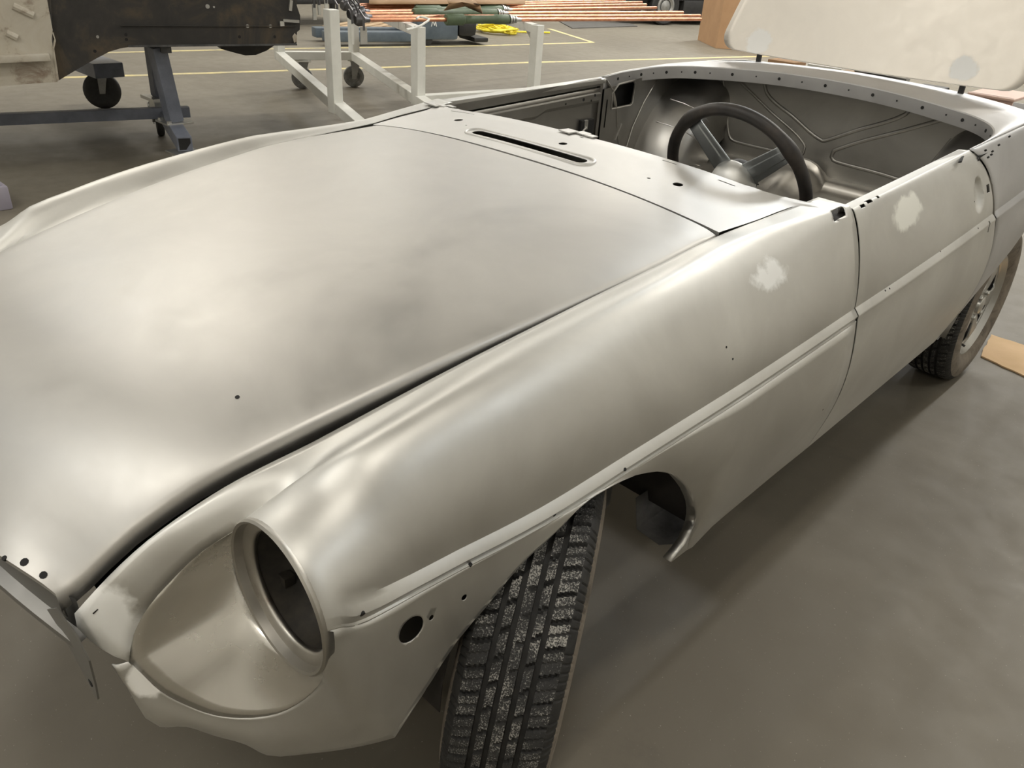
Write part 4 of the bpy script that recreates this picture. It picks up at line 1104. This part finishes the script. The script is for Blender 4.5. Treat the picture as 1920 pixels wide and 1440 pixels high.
for b, tp, L in ((nearR, tB, 1.25), (bC, tC, 1.2)):
    bm = bmesh.new(); add_beam(bm, np.array([*b[:2], tp-.03]), np.array([*b[:2], tp-.03])-dirr*L, TW_*.9, .06)
    q = np.array([*b[:2], tp-.05]); n3 = np.array([-dirr[1], dirr[0], 0])*.006
    add_poly(bm, [q+n3*5, q-dirr*.30+n3*5, q-dirr*.26+np.array([0, 0, -.03])+n3*5, q-dirr*.06+np.array([0, 0, -.14])+n3*5, q+np.array([0, 0, -.16])+n3*5], n3)
    fin('beam', bm, M_WHITEP, RACK, smooth=False)
def caster(bm_parent, pos, R, m_w, zplate, ang=0.0):
    c = bpy.data.objects.new('caster', None); COL.objects.link(c); c.parent = bm_parent
    w0 = np.array(bm_parent.location); c.location = np.array([pos[0], pos[1], 0])-w0*np.array([1, 1, 0]); c.rotation_euler = (0, 0, ang); c.empty_display_size = .05
    def put(nm, bm, m):
        me = bpy.data.meshes.new(nm); bmesh.ops.recalc_face_normals(bm, faces=bm.faces); bm.to_mesh(me); bm.free(); me.shade_smooth(); me.set_sharp_from_angle(angle=.6); link(nm, me, m, c)
    bm = bmesh.new(); add_lathe(bm, (-.025, 0, R), (1, 0, 0), [(0, R*.55), (0, R*.86), (.006, R*.97), (.012, R), (.038, R), (.044, R*.97), (.05, R*.86), (.05, R*.55), (.046, R*.5), (.046, R*.22), (.055, R*.2), (.055, 0)], 32); put('wheel', bm, m_w)
    bm = bmesh.new()
    for s in (-1, 1): add_poly(bm, [(s*.034, -.02, R-.02), (s*.034, .02, R-.02), (s*.034, .055+R*.1, zplate-.02), (s*.034, -.03+R*.1, zplate-.02)], (s*.005, 0, 0))
    add_box(bm, (-.04, -.03, zplate-.03), (.04, .055+R*.1, zplate-.018)); add_cyl(bm, (-.045, 0, R), (.045, 0, R), .012, 10); put('fork', bm, M_GREY)
    bm = bmesh.new(); add_box(bm, (-.06, -.055, zplate-.018), (.06, .085, zplate-.004), None, 0, .003)
    for sx in (-1, 1):
        for sy in (-.03, .06): add_lathe(bm, (sx*.042, sy, zplate-.005), (0, 0, 1), [(0, .011), (.012, .011), (.012, 0)], 6)
    put('mount_plate', bm, M_WHITEP)
    return c
M_CASTW = spotted('grey_caster_tyre', (.10, .10, .095), (.30, .30, .285), 14, .6)
c1 = at(664, 163, z=0); c2 = at(568, 166, z=0)
caster(RACK, c1, .098, M_CASTW, rail_z-.07, -.55); caster(RACK, c2, .098, M_CASTW, rail_z-.07, -.5)
caster(RACK, nl+dirr*.2, .098, M_CASTW, rail_z-.07, .2); caster(RACK, nearR+dirr*.2, .098, M_CASTW, rail_z-.07, .2); caster(RACK, bC, .098, M_CASTW, rail_z-.07, .2)
# dangling hook strap, wire hook on the front post
bm = bmesh.new()
hk = [at(u, v, z=.865) for u, v in ((762, 56), (778, 52), (795, 44), (796, 33), (786, 31), (781, 35))]
hk = path(np.array(hk), 24); hk[:, 2] += .0; add_tube(bm, hk, .007, 8); tag(fin('wire_hook', bm, M_WHITEP), 'bent white wire hook lying over the copper rods on the front rack post', 'hook')
# the rods
ztopR = max(tB, tC)
rods = [((690, 37), (1315, 36), (828, 35, 935, 33)), ((694, 32), (1313, 29.5), None), ((676, 26), (1281, 23.5), (772, 25, 925, 24)), ((690, 22), (1231, 14.5), (767, 18.5, 930, 17)),
        ((680, 17), (1212, 9), (766, 13, 922, 11)), ((672, 13), (1204, 4.5), (764, 8, 900, 5)), ((660, 10), (1172, 1), None)]
rod_labels = ['copper rod with large green sleeve, nearest the car on the white rack', 'long bare copper rod lying directly behind the nearest green-sleeved rod', 'copper rod with green sleeve, second sleeve from the car, on the white rack',
              'copper rod with green sleeve, third sleeve from the car, on the white rack', 'copper rod with green sleeve, fourth sleeve from the car, on the white rack', 'copper rod with half-covered green sleeve beside the brown paper', 'bare copper rod farthest from the car, beside the brown paper on the rack']
ZB = ztopR+.016
for (a, b, sl), lab in zip(rods, rod_labels):
    z = ZB+.0 if sl or True else ZB
    A_, B_ = at(*a, z=z), at(*b, z=z); d = (B_-A_)/np.linalg.norm(B_-A_); L = np.linalg.norm(B_-A_)
    r = .0145
    T_ = thing('copper_rod', lab, 'rod', A_, 0, 'copper rods on the white rack')
    bm = bmesh.new(); add_tube(bm, [A_, B_-d*.012, B_], [r, r, r*.75], 14); fin('tube', bm, M_COPPER, T_)
    if sl:
        s0 = at(sl[0], sl[1], z=z); s1 = at(sl[2], sl[3], z=z); s0 = A_+d*np.dot(s0-A_, d); s1 = A_+d*np.dot(s1-A_, d); Ls = np.linalg.norm(s1-s0)
        bm = bmesh.new(); add_lathe(bm, s0, d, [(0, .034), (.008, .040), (Ls*.26, .040), (Ls*.28, .030), (Ls*.76, .030), (Ls*.78, .035), (Ls-.008, .035), (Ls, .03)], 22); fin('sleeve', bm, M_GREEN, T_)
        bm = bmesh.new(); add_lathe(bm, s1, d, [(0, .02), (.004, .038), (.018, .038), (.02, .016), (.03, .016), (.032, .032), (.044, .032), (.046, .015), (.06, .015), (.062, .026), (.074, .026), (.076, .015), (.12, .015)], 20); fin('flange', bm, M_ZINC, T_)
    bm = bmesh.new(); add_lathe(bm, A_-d*.10, d, [(0, .012), (.0, .030), (.02, .042), (.05, .042), (.065, .028), (.075, .020), (.11, .018)], 14)
    x_, y_, _ = frame_of(d); add_tube(bm, [A_-d*.07+np.array([0, 0, .03]), A_-d*.09+np.array([0, 0, .09]), A_-d*.13+np.array([0, 0, .13])], .006, 8)
    fin('clamp_head', bm, M_BOLT, T_)
# steel clamps and spacer plates hanging at the rods' left ends
for i, (u0, v0, u1, v1, dz, m) in enumerate(((609, 0, 616, 18, .0, M_WHITEP), (586, 8, 594, 32, 0, M_ZINC), (596, 3, 602, 22, 0, M_ZINC), (629, 28, 638, 56, 0, M_ZINC), (676, 51, 690, 78, 0, M_ZINC), (658, 38, 663, 78, 0, M_WHITEP))):
    y0_ = 3.3; D_ = 5.6
    p0 = CP+ray(u0, v0)*D_*1.05; p1 = CP+ray(u1, v1)*D_*1.05
    t = thing('hanging_plate', ['white flat bar hanging at the top of the rack near its leftmost post', 'zinc plate hanging left of the rack, outermost of the pair', 'zinc plate hanging left of the rack, inner one of the pair', 'zinc plate with a square hole hanging just right of the front left post', 'wide zinc plate hanging under the nearest copper rod end', 'white bar hanging before the rack post behind the bolts'][i], 'plate', p0, 0, 'plates hanging from the rack')
    bm = bmesh.new(); w = np.linalg.norm((p1-p0)[:2]); h = abs(p1[2]-p0[2])+.02; dv = RD
    add_poly(bm, [p0, p0+dv*w, p0+dv*w-np.array([0, 0, h]), p0-np.array([0, 0, h])], np.array([-.008, 0, 0])); fin('plate', bm, m, t, smooth=False)
    bm = bmesh.new(); c0 = p0+dv*w*.5+np.array([.0, 0, .0]); add_tube(bm, [c0-np.array([0, 0, .02]), c0+np.array([0, 0, .06]), c0+np.array([-.05, .0, .10])], .008, 8); fin('strap_bolt', bm, M_BOLT, t)
# kraft paper laid over the far rods, with a torn flap
bm = bmesh.new(); g = []
for i, v in enumerate((7.5, 2.0, -6, -20)):
    g.append([at(u, v, z=ZB+.045+.012*i+.004*math.sin(u*.05+i)) for u in np.linspace(692, 985, 16)])
add_grid(bm, np.array(g)); ov = fin('kraft_paper', bm, M_KRAFT); solid(ov, .004)
bm = bmesh.new()
g = [[at(u, v, z=ZB+.06+dz) for u, v in row] for row, dz in ((((838, 1), (862, -2), (890, 1)), .05), (((842, 8), (866, 4), (900, 10)), .045), (((832, 20), (872, 12), (905, 26)), .0))]
add_grid(bm, np.array(g)); f_ = fin('torn_flap', bm, M_KRAFT, ov); solid(f_, .003)
tag(ov, 'brown kraft paper with a torn flap lying over the copper rods', 'paper')

# ================================================================== floor things behind the rack
def flat(u, v): return at(u, v, z=0)
# pallet truck
pt0, pt1 = flat(612, 87), flat(775, 86); dv = (pt1-pt0)/np.linalg.norm(pt1-pt0); nv = np.array([-dv[1], dv[0], 0])
PT = thing('pallet_truck', 'blue-grey electric pallet truck with long fork on the floor behind the rack', 'pallet truck', pt0)
bL = np.linalg.norm(pt1-pt0)
def fbox(nm, o, l, w, z0, z1, m, par, bev=.015, off=0.0):
    bm = bmesh.new(); R3 = Matrix(((dv[0], nv[0], 0), (dv[1], nv[1], 0), (0, 0, 1))).to_4x4()
    vs = add_box(bm, (0, off, z0), (l, off+w, z1), None, 0, bev); bmesh.ops.transform(bm, matrix=Matrix.Translation(o) @ R3, verts=vs); return fin(nm, bm, m, par, ang=30)
fbox('fork', pt0, bL+.1, .18, .05, .17, M_TRUCK, PT); fbox('fork', pt0, bL+.1, .18, .05, .17, M_TRUCK, PT, .015, .42)
bdy = fbox('body', pt0+dv*(bL+.05), .62, .62, .07, .44, M_TRUCK, PT, .04)
sc = bL+.67
fbox('battery_cover', pt0+dv*(sc), .30, .58, .10, .36, M_BLACKM, PT, .09)
fbox('step', pt0+dv*(sc+.25), .22, .5, .04, .10, M_BLACKM, PT, .02)
bm = bmesh.new(); q = pt0+dv*(bL+.22)+nv*.02; add_lathe(bm, np.array([q[0], q[1], .07]), nv, [(0, .02), (0, .07), (.08, .07), (.08, 0)], 20); fin('drive_wheel', bm, M_BLACKM, PT)
bm = bmesh.new(); o_ = pt0+dv*(bL+.26)-nv*.003
for a, b in (((0, .26), (.02, .33)), ((.02, .33), (.045, .27)), ((.045, .27), (.06, .33)), ((.06, .33), (.075, .26))):
    add_beam(bm, o_+dv*a[0]+np.array([0, 0, a[1]-.02]), o_+dv*b[0]+np.array([0, 0, b[1]-.02]), .008, .012, 0, 0)
fin('maker_mark', bm, M_WMARK, bdy, smooth=False)
# wooden pallet boards behind the truck
bm = bmesh.new(); a, b = at(700, 58, z=.14), at(778, 42, z=.14)
PL = thing('wooden_pallet', 'worn wooden pallet lying behind the blue-grey pallet truck', 'pallet', (a[0], a[1], 0))
dd = (b-a)/np.linalg.norm(b-a); nn = np.array([-dd[1], dd[0], 0]); La = np.linalg.norm(b-a)
for k in range(5):
    bm = bmesh.new(); s = a+nn*(.02+k*.17); add_beam(bm, np.array([s[0], s[1], .13]), np.array([*(s+dd*La)[:2], .13]), .11, .022, 0, .002); fin('board', bm, M_WOOD, PL, smooth=False)
for k in range(3):
    bm = bmesh.new(); s = a+dd*La*(.04+.46*k); add_beam(bm, np.array([s[0], s[1], .06]), np.array([*(s+nn*.80)[:2], .06]), .09, .118, 0, .002); fin('bearer', bm, M_WOOD, PL, smooth=False)
# yellow cable coil
cc = flat(933, 62); bm = bmesh.new(); pts = []
for k in range(260):
    a = k*2*PI/26; r = .27+.07*math.sin(k*.21)+.03*math.sin(k*1.3); pts.append((cc[0]+r*math.cos(a)+.03*math.sin(k*.05), cc[1]+.9*r*math.sin(a), .02+.14*(k/260)*(.6+.4*math.sin(k*.35)**2)))
pts += [(cc[0]+.1+.25*t, cc[1]+.35+.5*t, .02) for t in np.linspace(0, 1, 6)]
add_tube(bm, pts, .014, 6); tag(fin('extension_cable', bm, M_CABLE), 'coiled yellow cable on the floor behind the copper rods', 'cable')
# dark mat
bm = bmesh.new(); q = [flat(1043, 38), flat(1073, 54), flat(1195, 50), flat(1160, 38)]; add_poly(bm, [p_+np.array([0, 0, .001]) for p_ in q], (0, 0, .012)); tag(fin('rubber_mat', bm, M_MAT, smooth=False), 'dark rubber mat flat on the floor beyond the copper rods', 'mat')
# big carton
bx = [flat(1308, 75), flat(1342, 91)]; e = bx[1]-bx[0]; n2 = np.array([-e[1], e[0], 0]); n2 = n2/np.linalg.norm(n2)
if np.dot(n2, (0, 1, 0)) < 0: n2 = -n2
BOX = thing('cardboard_carton', 'tall brown cardboard carton on the floor behind the raised boot lid', 'box', bx[0])
bm = bmesh.new(); c4 = [bx[0], bx[1], bx[1]+n2*1.3, bx[0]+n2*1.3]; add_poly(bm, [q+np.array([0, 0, .002]) for q in c4], (0, 0, 1.25)); fin('carton_body', bm, M_CARD, BOX, smooth=False)
# floor cardboard by the rear wheel
bm = bmesh.new(); q = [flat(1838, 668)+np.array([.05, 0, 0]), flat(1860, 630)+np.array([.04, 0, 0])]
cb = [at(1838, 668, z=.004), at(1858, 628, z=.004), at(1995, 672, z=.004), at(1990, 738, z=.004)]
edge = []
for i in range(4):
    a, b = cb[i], cb[(i+1) % 4]; nseg = 10
    for k in range(nseg): edge.append(a+(b-a)*k/nseg+np.array([random.uniform(-.003, .003), random.uniform(-.003, .003), 0]))
add_poly(bm, [np.array([p_[0], p_[1], .001]) for p_ in edge], (0, 0, .006)); tag(fin('cardboard_sheet', bm, M_CARDL, smooth=False), 'light brown cardboard sheet on the floor beside the rear wheel', 'cardboard')
# lilac crate bottom left
q = flat(26, 392); bm = bmesh.new(); add_box(bm, (q[0]-.35, q[1]-.55, .0), (q[0], q[1], .12), None, 0, .01)
add_box(bm, (q[0]-.33, q[1]-.53, .12), (q[0]-.02, q[1]-.02, .125)); tag(fin('plastic_tray', bm, M_LILAC), 'lilac-grey plastic tray on the floor left of the car', 'tray')

# ---- second car shell on a blue dolly
SDIR = np.array([.277, 1.0, 0]); SDIR /= np.linalg.norm(SDIR); SN = np.array([-SDIR[1], SDIR[0], 0])   # SN points away from us
SP0 = np.array([-3.66, 1.09, 0])
def sp(u, v, dep=0.0):
    d = ray(u, v); n = np.array([SDIR[1], -SDIR[0], 0]); t = np.dot(SP0+SN*dep-CP, n)/np.dot(d, n); return CP+t*d
SHELL = thing('car_shell', 'stripped second car shell, black and rusty cream, mounted on a blue dolly', 'car body', (SP0[0], SP0[1], 0))
out = [(104, 153), (95, 0), (92, -200), (600, -200), (553, 0), (563, 30), (562, 56), (557, 60), (556, 84), (500, 86), (330, 86), (285, 86), (240, 88.5), (225, 91), (205, 97), (180, 110), (150, 127), (110, 151)]
bm = bmesh.new(); add_poly(bm, [sp(*q) for q in out], SN*.06); 
for u, v, r in ((389, 12, .012), (401, 13, .006), (464, 49, .010), (507, 49, .010), (183, 69, .008)): disc(bm, sp(u, v), -SN, r, 1, 12, .003)
for u, v in ((178, 96), (449, 69), (515, 69), (236, 65), (237, 74)): disc(bm, sp(u, v), -SN, .009, 2, 10, .001)
fin('side_panel', bm, [M_SHELLB, M_ZINC, M_DARK], SHELL, smooth=False)
bm = bmesh.new(); add_beam(bm, sp(225, 47.5)-SN*.002, sp(555, 49)-SN*.002, .012, .006, 0, 0); add_beam(bm, sp(530, 38), sp(560, 40), .03, .016, 1, 0); add_box(bm, sp(527, 44)-.014, sp(527, 44)+.014, None, 1)
add_beam(bm, sp(543, 20), sp(545, 0), .02, .02, 1, 0); add_beam(bm, sp(240, 86.5)-SN*.004, sp(556, 83)-SN*.004, .014, .010, 2, 0)
fin('side_swage', bm, [M_SHELLB, M_ZINC, M_DIRTY], SHELL, smooth=False)
bm = bmesh.new(); hole = [(548, 68), (552, 62), (556, 66), (556, 78), (551, 80)]; add_poly(bm, [sp(*q)-SN*.002 for q in hole], -SN*.004); fin('rusty_bracket', bm, M_CREAM, SHELL, smooth=False)
bm = bmesh.new(); cream = [(108, 152), (96, 72), (98, 55), (86, -10), (85, -200), (-300, -200), (-300, 175), (0, 160), (60, 155)]
add_poly(bm, [sp(*q)-SN*.03 for q in cream], SN*.05); 
for a, b in (((24, 10), (62, 28)), ((12, 60), (32, 70))): add_tube(bm, [sp(*a)-SN*.03, sp(*b)-SN*.03], .018, 8)
fin('cream_panel', bm, M_CREAM, SHELL, smooth=False)
bm = bmesh.new(); add_beam(bm, sp(-80, 112)-SN*.055, sp(92, 104)-SN*.055, .05, .035, 0, .006); fin('cream_ledge', bm, M_CREAM, SHELL)
bm = bmesh.new(); add_poly(bm, [sp(*q) for q in ((106, 149), (98, 88), (101, 72), (97, 60), (99.5, 60), (104, 75), (101, 90), (110, 149))], -SN*.034); fin('torn_edge', bm, M_CREAM, SHELL, smooth=False)
# depth of the shell: floor pan, far side and belly
bm = bmesh.new()
a, b = sp(104, 150), sp(556, 84); 
for f0, f1, zb in ((0.0, 1.0, .70),):
    g = []
    for dep in (.05, .6, 1.45): g.append([np.array([*(sp(u, 84, dep)[:2]), zb+.02]) for u in (-260, 0, 150, 300, 430, 556)])
    add_grid(bm, np.array(g))
far = [sp(u, v, 1.45) for u, v in ((-260, 70), (556, 60), (556, -170), (-260, -170))]
add_poly(bm, far, SN*.04)
solid(fin('floor_pan', bm, M_SHELLB, SHELL, smooth=False), .004)
bm = bmesh.new(); bl = [(412, 84), (415, 92), (440, 99), (460, 104), (480, 103), (500, 95), (516, 84)]; add_poly(bm, [sp(*q, .35) for q in bl], SN*.35); fin('belly_pressing', bm, M_SHELLB, SHELL, smooth=False)
# dolly
DZ = .26
DOL = thing('body_dolly', 'blue steel rolling dolly under the stripped second car shell', 'dolly', (*at(310, 215, z=DZ)[:2], 0))
r0, r1 = at(-60, 226, z=DZ-.03), at(355, 209, z=DZ-.03)
r0 = r1+(r0-r1)*2.2
bm = bmesh.new(); add_beam(bm, r0, r1, .062, .066); fin('side_rail', bm, M_BLUE, DOL, smooth=False)
f0, f1 = at(347, 272, z=.195), at(316, 232, z=.215); fd = (f0-f1)/np.linalg.norm(f0-f1)
bm = bmesh.new(); add_beam(bm, np.array([*f0[:2], .20]), np.array([*at(299, 196, z=.20)[:2], .20]), .085, .085); q = np.array([*f0[:2], .20]); 
add_beam(bm, q-fd*.02, q+fd*.0015, .066, .066, 1, 0); fin('cross_foot', bm, [M_BLUE, M_DARK], DOL, smooth=False)
pb = np.array([*at(327, 226, z=.25)[:2], .25]); pt = sp(293, 86, .10)
bm = bmesh.new(); add_beam(bm, pb, pt, .085, .085); fin('post', bm, M_BLUE, DOL, smooth=False)
pb2 = np.array([*at(297, 180, z=.30)[:2], .30]); pt2 = sp(284, 86, .55)
bm = bmesh.new(); add_beam(bm, pb2, pt2, .07, .07); fin('post', bm, M_BLUE, DOL, smooth=False)
bm = bmesh.new(); add_box(bm, pb+np.array([-.085, -.085, -.012]), pb+np.array([.085, .085, .0]), None, 0, .002)
for sx in (-1, 1): add_lathe(bm, pb+np.array([sx*.06, -.06, 0]), (0, 0, 1), [(0, .016), (.014, .016), (.014, 0)], 6)
fin('clamp_plate', bm, M_ZINC, DOL, smooth=False); bm = bmesh.new()
add_box(bm, pb2+np.array([-.10, -.08, -.02]), pb2+np.array([.10, .08, .0])); add_box(bm, pb2+np.array([-.02, -.06, -.10]), pb2+np.array([.06, .06, -.02])); fin('clamp_plate', bm, M_ZINC, DOL, smooth=False)
bm = bmesh.new(); add_beam(bm, sp(300, 90, .05), sp(320, 90, .05), .05, .05, 0, .004); fin('top_bracket', bm, M_DIRTY, DOL, smooth=False)
# foot plate and casters
bm = bmesh.new(); q = np.array([*f0[:2], .15]); add_box(bm, q+np.array([-.10, -.08, -.006]), q+np.array([.10, .08, .006]), None, 0, .002)
for sx in (-1, 1): add_lathe(bm, q+np.array([sx*.075, .05, .004]), (0, 0, 1), [(0, .013), (.016, .013), (.016, 0)], 6)
fin('foot_plate', bm, M_ZINC, DOL, smooth=False)
M_CASTB = spotted('black_caster_tyre', (.012, .012, .012), (.035, .034, .032), 12, .55)
caster(DOL, f0, .062, M_CASTB, .148, .4)
caster(DOL, at(303, 254, z=0), .105, M_CASTB, .215, 1.2)
cb_ = at(198, 203, z=0); caster(DOL, cb_, .135, M_CASTB, .34, -.4)
bm = bmesh.new(); q = np.array([*cb_[:2], 0]); fb = at(198, 128, z=.40)
add_box(bm, (fb[0]-.9, fb[1]-.10, .345), (fb[0]+.06, fb[1]+.10, .44), None, 0, .004); fin('cross_beam', bm, M_BLUE, DOL, smooth=False)

# ---- dark vehicle at the far wall with its wheel, clutter top left
vw = at(1243, 47, z=0)
VEH = thing('parked_vehicle', 'dark parked vehicle with dusty wheel at the far side of the hall', 'vehicle', vw)
vd = np.array([.30, .95, 0]); vd /= np.linalg.norm(vd); vn = np.array([-vd[1], vd[0], 0])
bm = bmesh.new(); add_lathe(bm, vw+np.array([0, 0, .33])-vn*.0, vn, [(0, .20), (-.02, .30), (.0, .33), (.16, .33), (.18, .28), (.18, 0)], 36); fin('tyre', bm, M_RUB, VEH)
bm = bmesh.new(); add_lathe(bm, vw+np.array([0, 0, .33])+vn*.004, -vn, [(0, .20), (.02, .20), (.03, .17), (.0, .12), (.02, .06), (.03, 0)], 28); fin('rim', bm, M_GREY, VEH)
R3 = Matrix(((vd[0], vn[0], 0), (vd[1], vn[1], 0), (0, 0, 1))).to_4x4()
bm = bmesh.new(); vs = add_box(bm, (-.9, .02, .42), (3.4, 1.7, 1.05), None, 0, .08); vs += add_box(bm, (.46, .02, .14), (3.2, 1.6, .45), None, 0, .04)
vs += add_box(bm, (-.95, .05, .22), (-.5, 1.6, .5), None, 0, .05); bmesh.ops.transform(bm, matrix=Matrix.Translation(vw) @ R3, verts=vs); fin('vehicle_body', bm, M_BLACKM, VEH)
# workbench machinery at the far left behind the shell
q = at(560, 42, z=0)
MB = thing('parts_trolley', 'dark machine parts trolley far behind the left end of the rack', 'trolley', q)
for nm, lo, hi, m, bv in (('deck', (-.5, -.5, .30), (.5, 1.0, .38), M_BLACKM, .02), ('motor', (-.3, -.3, .38), (.3, .3, .72), M_TRUCK, .06), ('gearbox', (-.25, .35, .38), (.25, .9, .66), M_GREY, .04)):
    bm = bmesh.new(); add_box(bm, q+np.array(lo), q+np.array(hi), None, 0, bv); fin(nm, bm, m, MB)
for sx in (-1, 1):
    for yy in (-.4, .9):
        bm = bmesh.new(); add_cyl(bm, q+np.array([sx*.4-.03, yy, .08]), q+np.array([sx*.4+.03, yy, .08]), .08, 20); add_box(bm, q+np.array([sx*.4-.04, yy-.03, .08]), q+np.array([sx*.4+.04, yy+.03, .30])); fin('wheel', bm, M_BLACKM, MB)
